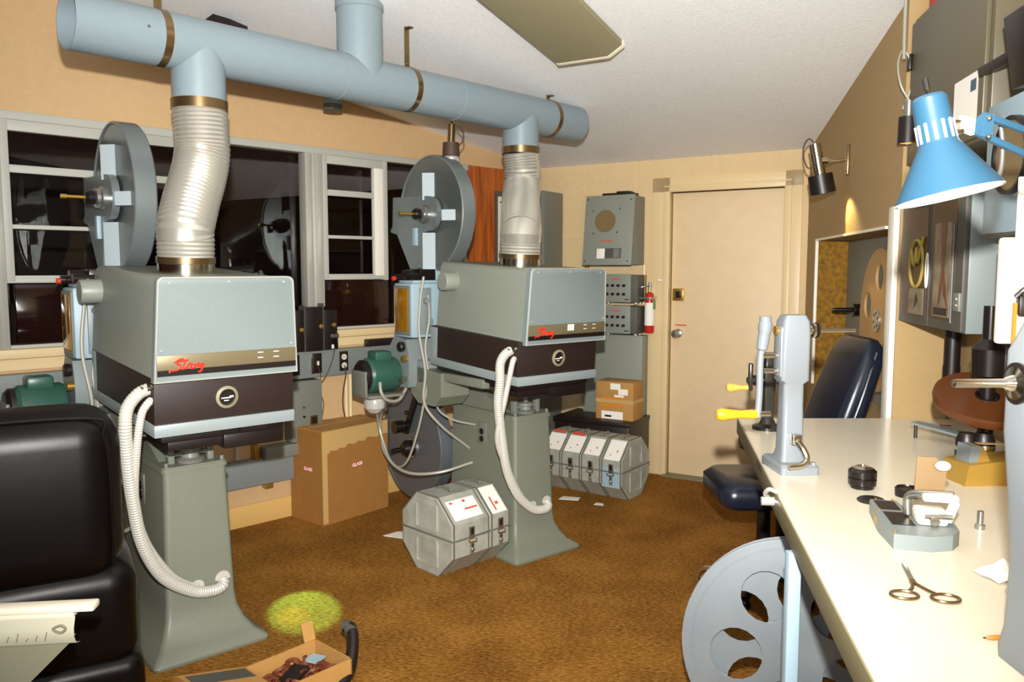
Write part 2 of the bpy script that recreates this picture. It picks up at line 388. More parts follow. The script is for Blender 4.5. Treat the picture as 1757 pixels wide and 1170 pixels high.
def sash(x0, x1, stile_right):
    b = MB(WW); b.m('alu_paint')
    b.box(x0, x0 + 0.035, -0.024, 0.02, 1.415, 2.15, 0.003)
    if stile_right: b.box(x1 - 0.03, x1, -0.024, 0.02, 1.40, 2.15, 0.003); b.m('white'); b.box(x1 - 0.095, x1 - 0.03, -0.018, 0.02, 1.42, 2.14, 0.003); b.m('alu_paint')
    for z in (1.43, 1.665, 1.93): b.box(x0, x1, -0.012, 0.02, z - (0.010 if z < 1.7 else 0.018), z + (0.010 if z < 1.7 else 0.018), 0.002)
    b.box(x0, x1, -0.02, 0.02, 2.10, 2.15, 0.003); b.box(x0, x1, -0.02, 0.02, 1.405, 1.43, 0.003)
    return b.build('sash', None, win)
sash(-1.885, -1.415, True); sash(-3.535, -2.75, False)
b = MB(WW); b.box(-1.90, -1.40, 0.0, 0.03, 1.12, 1.40, 0.003); b.box(-3.50, -2.75, 0.0, 0.03, 1.12, 1.40, 0.003); b.build('lower_pane', 'dark_pane', win)
# the dark auditorium seen through the glass
b = MB(WW); b.box(-8.0, 3.0, 4.0, 4.1, -1.5, 4.0); struct(b.build('wall_auditorium', 'black'))
# a steel raceway along the window wall, with outlets
b = MB(WW); b.box(X0, -0.55, -0.06, 0.0, 0.825, 0.985, 0.004)
race = tag(b.build('raceway', 'raceway'), 'long gray steel wiring raceway on the wall under the windows', 'raceway')
def outlet(x, z, kind, label):
    b = MB(WW); b.m('black'); b.box(x - 0.03, x + 0.03, -0.066, -0.06, z - 0.06, z + 0.06, 0.002); o = b.build('outlet_plate', None)
    if kind == 'outlet':
        b = MB(WW); b.m('table_top')
        for dz in (-0.026, 0.026): b.cyl((x, -0.0665, z + dz), (x, -0.069, z + dz), 0.018, n=16)
        b.m('black')
        for dz in (-0.026, 0.026):
            for dx in (-0.006, 0.006): b.box(x + dx - 0.0015, x + dx + 0.0015, -0.0698, -0.069, z + dz - 0.005, z + dz + 0.006)
        b.build('socket', None, o)
    else:
        b = MB(WW); b.m('table_top'); b.box(x - 0.006, x + 0.006, -0.078, -0.066, z - 0.012, z + 0.014, 0.002); b.build('toggle', None, o)
        b = MB(WW); b.m('chrome'); b.box(x - 0.042, x - 0.031, -0.068, -0.06, z - 0.062, z + 0.062, 0.002); b.build('cover_edge', None, o)
    return tag(o, label, 'outlet')
outlet(-3.465, 0.906, 'outlet', 'black outlet on the gray raceway at the far left, beside the green motor')
outlet(-1.785, 0.909, 'outlet', 'black double outlet on the raceway above the cardboard carton')
outlet(-1.968, 0.910, 'switch', 'black switch plate with chrome edge on the raceway under the black port box')
outlet(-2.115, 0.910, 'switch', 'black switch plate on the raceway half hidden by the left lamphouse')
b = MB(WW); b.box(-1.61, -1.39, -0.075, -0.02, 0.986, 1.03, 0.004); tag(b.build('power_strip', 'black'), 'dark flat strip lying on the raceway left of the amber head window', 'power strip')
# lower gray channel, control boxes
b = MB(WW); b.box(-2.75, -1.95, -0.05, 0.0, 0.235, 0.39, 0.004); low = tag(b.build('wall_channel', 'raceway'), 'lower gray steel channel along the wall behind the left pedestal', 'raceway')
t = thing('control_box', 'gray control box with square meter on the wall under the raceway', 'control box', wpt(WW, -2.04, 0, 0.46), WW_ROT)
b = MB(); b.box(-0.12, 0.085, -0.09, 0.0, 0.0, 0.355, 0.005); b.build('case', 'gray', t)
b = MB(); b.m('bronze'); b.box(0.0, 0.05, -0.094, -0.09, 0.09, 0.145, 0.002); b.m('black'); b.box(0.008, 0.042, -0.0955, -0.094, 0.098, 0.137); b.build('meter', None, t)
for z, c in ((0.20, 'green'), (0.145, 'black'), (0.085, 'black')):
    b = MB(); b.m(c); b.cyl((-0.04, -0.09, z), (-0.04, -0.098, z), 0.007, n=12); b.build('button', None, t)
b = MB(WW); b.box(-2.33, -2.02, -0.10, -0.0, 0.385, 0.455, 0.004); tag(b.build('junction_box', 'gray'), 'small gray junction box resting on the lower channel under the control box', 'junction box')
b = MB(WW); b.m('brass'); b.box(-2.375, -2.345, -0.06, 0.0, 0.39, 0.47, 0.003); b.cyl((-2.36, -0.03, 0.39), (-2.36, -0.03, 0.52), 0.008, n=10); tag(b.build('pipe_fitting', None), 'brass pipe fitting on the lower wall channel by the left pedestal', 'fitting')
b = MB(WW); b.tube([(-2.47, -0.03, 0.40), (-2.47, -0.035, 0.5), (-2.50, -0.05, 0.62), (-2.52, -0.05, 0.82)], 0.011, rf=lambda i, N: 0.0105 + 0.0015 * (i % 2)); tag(b.build('flexible_conduit', 'conduit'), 'short flexible metal conduit rising from the lower wall channel', 'conduit')
b = MB(WW); b.m('brass'); b.box(-2.31, -2.26, -0.045, 0, 0.205, 0.232, 0.003); tag(b.build('channel_bracket', None), 'small brass bracket under the lower wall channel', 'bracket')
# black projection port hardware standing on the sill
t = thing('port_shutter', 'black projection port box with brass knobs on the window sill', 'port shutter', wpt(WW, -1.985, -0.02, 0.987), WW_ROT)
b = MB(); b.box(-0.13, -0.075, -0.06, 0.0, 0, 0.245, 0.004); b.box(-0.068, 0.045, -0.07, 0.0, 0, 0.26, 0.004); b.box(0.062, 0.15, -0.06, 0.0, 0, 0.24, 0.004); b.build('case', 'black', t)
b = MB(); b.box(-0.074, -0.068, -0.065, 0, 0, 0.27); b.box(0.05, 0.056, -0.065, 0, 0, 0.28); b.build('guide_rail', 'dark_gray', t)
for x, z in ((0.028, 0.145), (0.115, 0.15), (-0.1, 0.13)):
    b = MB(); b.lathe([(0, 0), (0.007, 0), (0.006, 0.008), (0.013, 0.012), (0.013, 0.022), (0, 0.026)], (x, -0.06, z), (x, -0.2, z), n=16); b.build('knob', 'brass', t)
t = thing('power_adapter', 'small black plug in adapter with gray cap on the raceway by the port box', 'adapter', wpt(WW, -1.855, -0.05, 0.987), WW_ROT)
b = MB(); b.box(-0.028, 0.026, -0.03, 0.02, 0.0, 0.07, 0.008); b.build('body', 'black', t)
b = MB(); b.box(-0.03, 0.03, -0.033, 0.023, 0.07, 0.095, 0.006); b.build('cap', 'dark_gray', t)
b = MB(); b.box(-0.024, -0.008, -0.034, -0.03, 0.006, 0.03, 0.001); b.build('tab', 'white', t)
def wire(pts, label, r=0.0028, m='dark_cable'):
    return tag(MB(WW).tube(pts, r, n=6, k=5).build('cable', m), label, 'cable')
wire([(-1.86, -0.085, 1.0), (-1.87, -0.075, 0.93), (-1.91, -0.065, 0.83), (-1.945, -0.02, 0.74), (-1.905, -0.02, 0.66), (-1.92, -0.02, 0.55), (-1.90, -0.02, 0.42)], 'thin brown cable hanging down the wall from the adapter')
wire([(-1.968, -0.072, 0.89), (-1.95, -0.068, 0.83), (-1.93, -0.015, 0.75), (-1.906, -0.016, 0.67)], 'short thin cable hanging from the chrome edged switch plate', 0.0024)
wire([(-1.785, -0.072, 0.88), (-1.775, -0.066, 0.82), (-1.765, -0.02, 0.72), (-1.77, -0.02, 0.62), (-1.75, -0.02, 0.52), (-1.745, -0.02, 0.42)], 'dark cable hanging down the wall from the double outlet', 0.0045)

# ------------------------------------------------------------------ the two projectors
SIG = [  # handwriting strokes of the red badge, unit: cap height 1
    [(0.75, 0.95), (0.5, 1.05), (0.15, 0.85), (0.25, 0.6), (0.55, 0.42), (0.5, 0.1), (0.1, -0.02), (-0.25, 0.0), (-0.3, -0.2)],
    [(-0.1, 0.75), (0.5, 0.82), (1.2, 0.92)],
    [(0.95, 0.85), (0.82, 0.3), (0.9, 0.08), (1.1, 0.25), (1.25, 0.5), (1.2, 0.1)], 
    [(1.25, 0.45), (1.45, 0.55), (1.55, 0.4)],
    [(1.75, 0.5), (1.58, 0.35), (1.62, 0.1), (1.8, 0.15), (1.85, 0.4), (1.75, 0.5)],
    [(1.95, 0.5), (1.95, 0.08), (2.1, 0.45), (2.25, 0.5), (2.25, 0.1)],
    [(2.65, 0.5), (2.45, 0.4), (2.48, 0.12), (2.68, 0.3), (2.72, 0.5), (2.62, -0.2), (2.35, -0.3)]]
def signature(M, h, m, name, parent, r=0.07):
    b = MB(M @ Matrix.Diagonal((h, h, h * 0.25, 1)))
    for st in SIG: b.tube([(x + y * 0.25, y, 0) for x, y in st], r, n=6, k=4)
    return b.build(name, m, parent)

def projector(origin, rot, dz, px0, length, collar, knob_y, label, sticker, dxh):
    t = thing('film_projector', label, 'projector', (origin[0], origin[1], 0), rot, 'two film projectors in the booth')
    # pedestal: tapered column on a flared foot
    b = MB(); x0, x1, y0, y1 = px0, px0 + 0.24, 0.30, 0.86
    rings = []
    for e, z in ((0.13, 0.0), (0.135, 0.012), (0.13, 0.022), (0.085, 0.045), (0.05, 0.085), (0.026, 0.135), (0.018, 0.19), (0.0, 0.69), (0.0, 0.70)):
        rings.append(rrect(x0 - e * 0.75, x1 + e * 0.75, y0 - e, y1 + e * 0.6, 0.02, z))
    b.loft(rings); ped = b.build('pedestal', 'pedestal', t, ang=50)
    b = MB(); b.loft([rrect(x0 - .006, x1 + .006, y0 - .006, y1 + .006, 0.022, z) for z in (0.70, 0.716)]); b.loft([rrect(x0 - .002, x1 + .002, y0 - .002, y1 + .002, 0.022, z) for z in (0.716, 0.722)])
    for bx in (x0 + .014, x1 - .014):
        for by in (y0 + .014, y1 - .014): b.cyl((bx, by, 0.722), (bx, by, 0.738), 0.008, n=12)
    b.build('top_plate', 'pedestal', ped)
    b = MB(); b.m('gray'); b.box(x0 - .006, x0, 0.535, 0.615, 0.535, 0.655, 0.003); b.m('black')
    for dzz in (0.565, 0.605): b.cyl((x0 - .006, 0.575, dzz), (x0 - .009, 0.575, dzz), 0.017, n=14)
    b.build('outlet_plate', None, ped)
    # pivot and carriage under the lamphouse
    b = MB(); xc = (x0 + x1) / 2
    b.lathe([(0.0, 0), (0.05, 0), (0.055, 0.012), (0.035, 0.02), (0.03, 0.035), (0.042, 0.04), (0.042, 0.055), (0.015, 0.06), (0.012, 0.11), (0, 0.11)], (xc, 0.36, 0.722), (xc, 0.36, 1), n=24)
    for sx in (-1, 1): b.box(xc + sx * 0.075 - 0.012, xc + sx * 0.075 + 0.012, 0.345, 0.38, 0.722, 0.79, 0.003)
    b.cyl((xc - .09, 0.362, 0.755), (xc + .09, 0.362, 0.755), 0.008, n=10)
    b.build('tilt_pivot', 'gray', t)
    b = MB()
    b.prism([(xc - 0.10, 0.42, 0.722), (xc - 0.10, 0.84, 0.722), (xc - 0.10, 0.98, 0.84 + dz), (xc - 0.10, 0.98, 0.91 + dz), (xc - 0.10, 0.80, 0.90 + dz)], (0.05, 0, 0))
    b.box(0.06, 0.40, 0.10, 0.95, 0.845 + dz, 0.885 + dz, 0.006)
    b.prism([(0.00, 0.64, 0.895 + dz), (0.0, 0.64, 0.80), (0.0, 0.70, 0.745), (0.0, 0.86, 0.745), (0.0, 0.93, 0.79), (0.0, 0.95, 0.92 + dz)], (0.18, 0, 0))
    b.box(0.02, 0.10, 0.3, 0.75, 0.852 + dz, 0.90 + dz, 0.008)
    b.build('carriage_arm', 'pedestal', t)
    # lamphouse, tilted up a little toward the screen
    TL = T(0, 0, 0.90 + dz) @ RX(3.2)
    def lp(*a, **k): return MB(TL @ T(dxh, 0, 0))
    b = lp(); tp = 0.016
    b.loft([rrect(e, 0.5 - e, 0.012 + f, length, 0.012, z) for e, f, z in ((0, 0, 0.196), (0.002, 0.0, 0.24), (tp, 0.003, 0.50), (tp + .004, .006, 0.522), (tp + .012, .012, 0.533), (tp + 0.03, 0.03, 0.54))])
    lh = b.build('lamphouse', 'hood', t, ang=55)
    b = lp()                                               # rear plate with raised bright rim
    out = rrect(0, 0, 0, 0, 0, 0)
    def rp(e, z0, z1, y, n=6):
        pts = [(-0.006 + e, y, z0 + e), (0.506 - e, y, z0 + e)]
        r = 0.022
        for cx, a in ((0.506 - tp - e - r, 0), (-0.006 + tp + e + r, 90)):
            for i in range(n + 1):
                q = math.radians(a + 90 * i / n); pts.append((cx + r * math.cos(q), y, z1 - e - r + r * math.sin(q)))
        return pts
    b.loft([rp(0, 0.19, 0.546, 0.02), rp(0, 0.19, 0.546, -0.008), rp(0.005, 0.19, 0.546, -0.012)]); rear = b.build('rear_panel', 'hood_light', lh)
    b = lp(); A = rp(0.0, 0.19, 0.546, -0.0125); B_ = rp(0.006, 0.19, 0.546, -0.0125)
    b.loft([A, rp(0.0015, 0.19, 0.546, -0.0155), rp(0.0045, 0.19, 0.546, -0.0155), B_], False, False); b.build('edge_trim', 'alu', rear)
    b = lp(); b.m('alu')
    for x, z in ((0.05, 0.525), (0.25, 0.528), (0.45, 0.525), (0.02, 0.30), (0.48, 0.30), (0.25, 0.222)): b.sphere((x, -0.013, z), 0.004, n=8, m=6)
    b.build('screws', None, rear)
    b = lp(); b.box(0.004, 0.496, -0.016, -0.012, 0.214, 0.284, 0.001); strip = b.build('name_strip', 'strip_metal', rear)
    b = lp(); b.m('black'); b.box(0.004, 0.496, -0.0175, -0.015, 0.214, 0.234); b.m('white')
    for x in (0.35, 0.41):
        for z in (0.253, 0.272): b.box(x, x + 0.02, -0.0172, -0.016, z, z + 0.003)
    if sticker: b.box(0.245, 0.285, -0.018, -0.0165, 0.25, 0.28)
    b.build('strip_marking', None, strip)
    signature(TL @ T(0.055 + dxh, -0.018, 0.232) @ RX(90), 0.036, 'red', 'red_lettering', strip, 0.09)
    b = MB(TL); b.box(0.0, 0.5, 0.012, length, 0.04, 0.205, 0.004); band = b.build('lower_case', 'band', lh)
    b = MB(TL); b.box(-0.001, 0.06, length - 0.065, length + 0.001, 0.0, 0.20, 0.004); b.box(-0.003, 0.502, 0.004, length, 0.0, 0.043, 0.003); b.build('base_tray', 'base_tray', lh)
    b = MB(TL); b.box(0.03, 0.475, 0.04, length - 0.02, -0.03, 0.0, 0.004); b.box(0.30, 0.40, 0.02, 0.1, -0.02, 0.0); b.box(0.06, 0.475, 0.07, 0.62, -0.072, -0.028, 0.006); b.box(0.25, 0.48, 0.05, 0.3, -0.085, -0.03, 0.006); b.build('under_tray_shade', 'black', lh)  # black tray, deepened by boxes that stand in for the shade under the lamphouse
    b = MB(TL); b.m('khaki'); b.lathe([(0.034, 0), (0.040, 0.004), (0.040, 0.010), (0.030, 0.014), (0.030, 0.004)], (0.245, 0.012, 0.118), (0.245, -1, 0.118), n=28, caps=False); b.m('black'); b.cyl((0.245, 0.012, 0.118), (0.245, 0.007, 0.118), 0.032, n=28)
    b.m('white'); b.box(0.225, 0.26, 0.005, 0.0066, 0.113, 0.117); b.box(0.255, 0.268, 0.004, 0.0066, 0.116, 0.122); b.box(0.235, 0.252, 0.005, 0.0066, 0.104, 0.107); b.build('meter', None, lh)
    b = MB(TL); b.lathe([(0, 0), (0.014, 0), (0.014, 0.01), (0.008, 0.012), (0.008, 0.03), (0, 0.032)], (0.0, 0.055, 0.165), (-1, 0.055, 0.165), n=14); b.sphere((-0.002, 0.028, 0.175), 0.008, n=10, m=8); b.build('cable_gland', 'chrome', lh)
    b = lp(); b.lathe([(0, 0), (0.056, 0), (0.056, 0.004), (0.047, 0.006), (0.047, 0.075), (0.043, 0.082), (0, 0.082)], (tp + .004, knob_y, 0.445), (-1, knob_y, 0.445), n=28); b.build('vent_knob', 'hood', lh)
    # exhaust collar on the roof
    cx, cy = collar
    b = MB(TL); b.lathe([(0.105, 0.525), (0.101, 0.53), (0.101, 0.575), (0.103, 0.577), (0.103, 0.581), (0.098, 0.582), (0.098, 0.525)], (cx, cy, 0), (cx, cy, 1), n=40, caps=False, closed=True); b.build('exhaust_collar', 'chrome', lh)
    top = t.matrix_basis if False else None
    # projector head with amber viewing window
    b = MB(); b.box(-0.05, 0.25, 0.84, 1.02, 1.10, 1.395, 0.012); b.box(-0.03, 0.2, 0.85, 1.0, 1.395, 1.41, 0.004); head = b.build('projector_head', 'ltblue', t)
    b = MB(); b.m('gray'); b.box(-0.056, -0.049, 0.85, 1.01, 1.115, 1.38, 0.006); b.m('amber'); b.box(-0.059, -0.055, 0.868, 1.0, 1.135, 1.365, 0.004); b.build('viewing_window', None, head)
    b = MB()
    for x, y, z, r in ((0.0, 0.87, 1.43, 0.02), (0.0, 0.93, 1.44, 0.026), (-0.02, 0.99, 1.425, 0.018)): b.cyl((x - 0.04, y, z), (x + 0.1, y, z), r, n=16)
    b.box(0.02, 0.12, 0.86, 1.0, 1.41, 1.47, 0.004); b.build('film_gate_rollers', 'black_metal', head)
    b = MB(); b.m('red'); b.cyl((-0.05, 0.99, 1.42), (-0.075, 0.99, 1.42), 0.012, n=12); b.build('indicator_lamp', None, head)
    b = MB(); b.box(0.0, 0.07, 0.828, 0.842, 1.12, 1.37, 0.004); b.cyl((0.03, 0.835, 1.3), (0.03, 0.80, 1.3), 0.016, n=14); b.cyl((0.05, 0.835, 1.19), (0.05, 0.81, 1.19), 0.02, n=14); b.build('head_cover', 'gray_blue', head)
    b = MB(); poly = [(0.885, 0.83), (1.04, 0.82), (1.085, 0.92), (1.075, 1.04), (1.02, 1.105), (0.90, 1.09), (0.872, 1.0), (0.872, 0.86)]
    b.prism([(-0.05, y, z) for y, z in poly], (0.24, 0, 0)); b.box(0.0, 0.2, 0.79, 0.875, 0.85, 0.98, 0.01); gear = b.build('gear_housing', 'gray_blue', t)
    b = MB(); b.m('black'); b.lathe([(0, 0), (0.026, 0), (0.028, 0.02), (0.022, 0.028), (0, 0.03)], (-0.05, 0.93, 1.05), (-1, 0.93, 1.05), n=18); b.build('hand_knob', None, gear)
    b = MB(); b.m('brass'); b.cyl((-0.05, 0.90, 0.985), (-0.075, 0.90, 0.985), 0.018, n=14); b.m('chrome'); b.cyl((-0.05, 0.895, 0.88), (-0.1, 0.88, 0.87), 0.014, n=12); b.build('oil_fitting', None, gear)
    # drive motor
    b = MB(); b.m('green'); b.lathe([(0, 0.01), (0.05, 0.012), (0.088, 0.02), (0.095, 0.035), (0.095, 0.185), (0.085, 0.2), (0, 0.2)], (-0.05, 0.995, 0.90), (-1, 0.995, 0.90), n=32)
    b.m('black'); b.lathe([(0.085, 0.2), (0.086, 0.22), (0.07, 0.235), (0, 0.235)], (-0.05, 0.995, 0.90), (-1, 0.995, 0.90), n=32)
    for k in range(8): b.box(-0.262, -0.25, 0.93 + k * 0.017, 0.937 + k * 0.017, 0.86, 0.94)
    mo = b.build('drive_motor', None, t)
    b = MB(); b.box(-0.21, -0.11, 0.945, 1.045, 0.975, 1.03, 0.012); b.build('capacitor_box', 'green', mo)
    b = MB(); b.box(-0.28, -0.06, 0.90, 1.09, 0.785, 0.80, 0.003); b.box(-0.29, -0.275, 0.92, 1.07, 0.795, 0.93, 0.003); b.build('motor_shelf', 'gray', mo)
    b = MB(); b.m('glassware'); b.lathe([(0, 0), (0.03, 0.004), (0.055, 0.03), (0.058, 0.06), (0.05, 0.085), (0, 0.085)], (-0.19, 1.0, 0.69), (-0.19, 1.0, 1), n=22); b.m('chrome'); b.cyl((-0.12, 1.0, 0.785), (-0.12, 1.0, 0.70), 0.012, n=10); b.build('lamp_jar', None, mo)
    # film magazines
    def magazine(name, cy, cz, R, th, m1, m2, xf=0.15):
        o = MB().lathe([(0.05, 0.0), (R - 0.006, 0), (R, 0.006), (R, th - 0.004), (R - 0.004, th), (R - 0.011, th), (R - 0.014, th - 0.007), (0.05, th - 0.007)], (xf + th, cy, cz), (-1, cy, cz), n=72).build(name, m1, t, ang=28)
        return o
    um = magazine('upper_magazine', 0.965, 1.775, 0.322, 0.088, 'mag_rim', None)
    xf = 0.15 + 0.0065
    b = MB(); b.cyl((xf + 0.001, 0.965, 1.775), (xf - 0.0005, 0.965, 1.775), 0.306, n=72); b.build('face_plate', 'mag', um)
    for (u0, u1, v0, v1) in ((-0.045, 0.06, 0.075, 0.222), (-0.245, -0.115, -0.045, 0.012), (-0.05, 0.07, -0.31, -0.105)):
        b = MB(); f0 = xf - 0.0006; um_ = (u0 + u1) / 2
        ya, yb, yc = 0.965 + u0, 0.965 + um_, 0.965 + u1; za, zb = 1.775 + v0, 1.775 + v1
        b.loft([[(f0, ya, za), (f0 - 0.045, yb, za), (f0, yc, za)], [(f0, ya, zb), (f0 - 0.045, yb, zb), (f0, yc, zb)]]); b.build('viewing_rib', 'mag_light', um)
    b = MB(); c0, r0 = (0.935, 1.775), 0.095
    arc = [(c0[0] + r0 * math.cos(a), c0[1] + r0 * math.sin(a)) for a in [PI / 2 + (PI * 1.02) * i / 18 for i in range(19)]]
    poly = [(1.30, 1.885)] + arc + [(1.0, 1.655), (1.03, 1.475), (1.11, 1.458), (1.26, 1.67), (1.33, 1.685), (1.33, 1.70), (1.31, 1.715)]
    b.prism([(0.118, y, z) for y, z in poly], (0.03, 0, 0)); br = b.build('support_plate', 'mag_rim', um)
    b = MB(); b.m('steel'); b.lathe([(0, 0), (0.05, 0), (0.05, 0.02), (0.042, 0.026), (0.042, 0.04), (0.030, 0.045), (0, 0.045)], (0.118, 0.95, 1.77), (-1, 0.95, 1.77), n=28)
    b.m('black_metal'); b.lathe([(0.03, 0.045), (0.03, 0.07), (0.022, 0.08), (0.0, 0.08)], (0.118, 0.95, 1.77), (-1, 0.95, 1.77), n=24); b.m('brass'); b.cyl((0.04, 0.95, 1.77), (-0.045, 0.95, 1.77), 0.007, n=12); b.cyl((-0.03, 0.95, 1.77), (-0.052, 0.95, 1.77), 0.010, n=12); b.build('spindle', None, um)
    b = MB(); b.box(0.10, 0.118, 1.03, 1.07, 1.60, 1.70, 0.003); b.box(0.12, 0.22, 0.90, 1.02, 1.40, 1.47, 0.006); b.build('film_valve', 'ltblue', um)
    lm = magazine('lower_magazine', 1.19, 0.44, 0.325, 0.09, 'mag_dark', None)
    b = MB(); b.cyl((xf + 0.001, 1.19, 0.44), (xf - 0.0005, 1.19, 0.44), 0.309, n=72); b.build('face_plate', 'mag_dark', lm)
    b = MB(); b.m('steel'); b.lathe([(0, 0), (0.062, 0), (0.058, 0.015), (0, 0.015)], (xf, 1.17, 0.42), (-1, 1.17, 0.42), n=26); b.m('black_metal'); b.lathe([(0, 0.015), (0.048, 0.015), (0.05, 0.05), (0.03, 0.075), (0.014, 0.08), (0.012, 0.15), (0, 0.155)], (xf, 1.17, 0.42), (-1, 1.17, 0.42), n=24); b.build('spindle', None, lm)
    b = MB(); b.m('black_metal'); b.prism([(0.125, y, z) for y, z in ((1.06, 0.77), (1.10, 0.77), (1.245, 0.50), (1.20, 0.50))], (0.02, 0, 0)); b.cyl((0.12, 1.225, 0.545), (0.06, 1.225, 0.545), 0.035, n=20); b.sphere((0.10, 1.15, 0.64), 0.012); b.build('tension_arm', None, lm)
    b = MB(); b.prism([(0.26, y, z) for y, z in ((0.9, 0.83), (1.05, 0.83), (1.02, 0.74), (0.96, 0.70))], (-0.1, 0, 0)); b.box(0.17, 0.25, 0.80, 1.0, 0.74, 0.84, 0.004); b.build('film_valve', 'gray', lm)
    # flexible power conduits from the lamphouse to the pedestal
    oy = px0 - 0.11
    rb = lambda r: (lambda i, N: r * (1.0 + 0.06 * (1 if i % 2 else -1)))
    xe = px0 + 0.195
    A = [(0.0, 0.055, 1.065 + dz), (-0.035, 0.055, 1.05 + dz), (-0.072, 0.045, 1.01 + dz), (-0.086, 0.03, 0.957), (-0.08, 0.05, 0.854), (-0.055 + oy * .3, 0.1, 0.678), (-0.016 + oy * .6, 0.15, 0.50), (0.063 + oy * .9, 0.20, 0.345), (0.182 + oy, 0.245, 0.245), (0.262 + oy, 0.255, 0.222), (xe, 0.262, 0.23), (xe + 0.008, 0.285, 0.25)]
    MB().tube(resample(smooth_path(A, 30), 0.0052), 0.021, n=14, sm=False, rf=rb(0.021)).build('power_conduit', 'conduit', t, ang=16)
    B = [(0.0, 0.03, 1.03 + dz), (-0.02, 0.02, 1.015 + dz), (-0.038, 0.02, 0.98), (-0.05, 0.04, 0.871), (-0.046, 0.1, 0.676), (0.0 + oy * .6, 0.165, 0.503), (0.092 + oy * .9, 0.225, 0.345), (0.17 + oy, 0.268, 0.268), (0.215 + oy, 0.285, 0.245)]
    MB().tube(resample(smooth_path(B, 30), 0.0046), 0.013, n=12, sm=False, rf=rb(0.013)).build('power_conduit', 'conduit', t, ang=16)
    MB().cyl((xe + .008, 0.284, 0.25), (xe + .008, 0.295, 0.25), 0.03, n=20).build('conduit_gland', 'conduit', ped)
    MB().cyl((0.215 + oy, 0.28, 0.245), (0.215 + oy, 0.295, 0.245), 0.024, n=18).build('conduit_gland', 'conduit', ped)
    # thin conduits around the projector head
    for pts, r in (([(0.003, 0.80, 1.43), (-0.02, 0.80, 1.30), (-0.035, 0.79, 1.13), (-0.012, 0.77, 0.93), (-0.02, 0.77, 0.76), (0.06, 0.73, 0.63), (px0, 0.69, 0.49)], 0.0075),
                   ([(0.04, 0.815, 1.33), (0.03, 0.79, 1.21), (0.0, 0.785, 1.05), (0.01, 0.775, 0.90), (-0.01, 0.79, 0.75), (-0.03, 0.82, 0.60), (-0.06, 0.88, 0.43), (-0.06, 1.0, 0.375), (-0.06, 1.14, 0.44), (-0.06, 1.17, 0.6), (-0.09, 1.08, 0.70), (-0.12, 1.0, 0.72)], 0.0065),
                   ([(-0.15, 1.05, 0.70), (-0.10, 1.12, 0.60), (-0.09, 1.09, 0.50), (-0.09, 1.0, 0.40), (-0.06, 0.85, 0.365), (0.05, 0.72, 0.38), (px0, 0.66, 0.42)], 0.0085),
                   ([(-0.21, 0.905, 0.87), (-0.215, 0.885, 0.82), (-0.18, 0.885, 0.775), (-0.10, 0.90, 0.765), (-0.04, 0.92, 0.82)], 0.009),
                   ([(0.10, 0.80, 0.80), (0.06, 0.76, 0.72), (0.12, 0.70, 0.66), (px0, 0.64, 0.63)], 0.006)):
        MB().tube(pts, r, n=8, k=7).build('cable', 'cable', t)
    return t, TL

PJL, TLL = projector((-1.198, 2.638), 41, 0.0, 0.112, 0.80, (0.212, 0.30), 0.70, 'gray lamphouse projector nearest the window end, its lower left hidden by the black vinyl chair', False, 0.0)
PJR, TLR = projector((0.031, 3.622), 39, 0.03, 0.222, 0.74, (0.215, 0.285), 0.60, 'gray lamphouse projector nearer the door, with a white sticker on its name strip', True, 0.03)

# ------------------------------------------------------------------ exhaust duct overhead
DZ = 2.31
t = thing('exhaust_duct', 'gray blue exhaust duct hanging under the ceiling with two hoses down to the projectors', 'duct', (-1.19, 3.10, DZ), 46.4)
DUCT = Matrix.Translation((-1.19, 3.10, DZ)) @ RZ(46.4); DUCTi = DUCT.inverted()
XL, XR, XM = -0.455, 2.265, 0.746
R_ = 0.1
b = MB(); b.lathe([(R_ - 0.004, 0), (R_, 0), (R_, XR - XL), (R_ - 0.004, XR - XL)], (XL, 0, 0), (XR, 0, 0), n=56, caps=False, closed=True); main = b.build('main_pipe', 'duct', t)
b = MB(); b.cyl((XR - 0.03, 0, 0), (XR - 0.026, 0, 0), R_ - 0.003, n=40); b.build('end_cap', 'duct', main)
for x in (0.62, 1.30):
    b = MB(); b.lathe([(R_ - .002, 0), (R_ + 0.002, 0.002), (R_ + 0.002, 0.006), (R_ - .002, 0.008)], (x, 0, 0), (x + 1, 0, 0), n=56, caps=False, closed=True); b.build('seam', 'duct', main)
b = MB(); b.cyl((-0.22, -0.099, 0.006), (-0.22, -0.103, 0.006), 0.005, n=10); b.build('screw', 'dark_gray', main)
def riser(x, z1):
    b = MB(); b.lathe([(R_ - 0.002, 0), (R_ - 0.002, -z1), (R_ - 0.006, -z1), (R_ - 0.006, 0)], (x, 0, 0), (x, 0, -1), n=48, caps=False, closed=True); return b.build('drop_pipe', 'duct', t)
def band_ring(name, p0, d, r, wdt, m, parent):
    b = MB(); b.lathe([(r - .003, 0), (r + 0.001, 0), (r + 0.0015, wdt), (r - .003, wdt)], p0, tuple(Vector(p0) + Vector(d)), n=56, caps=False, closed=True); return b.build(name, m, parent)
def world_local(P): return DUCTi @ P
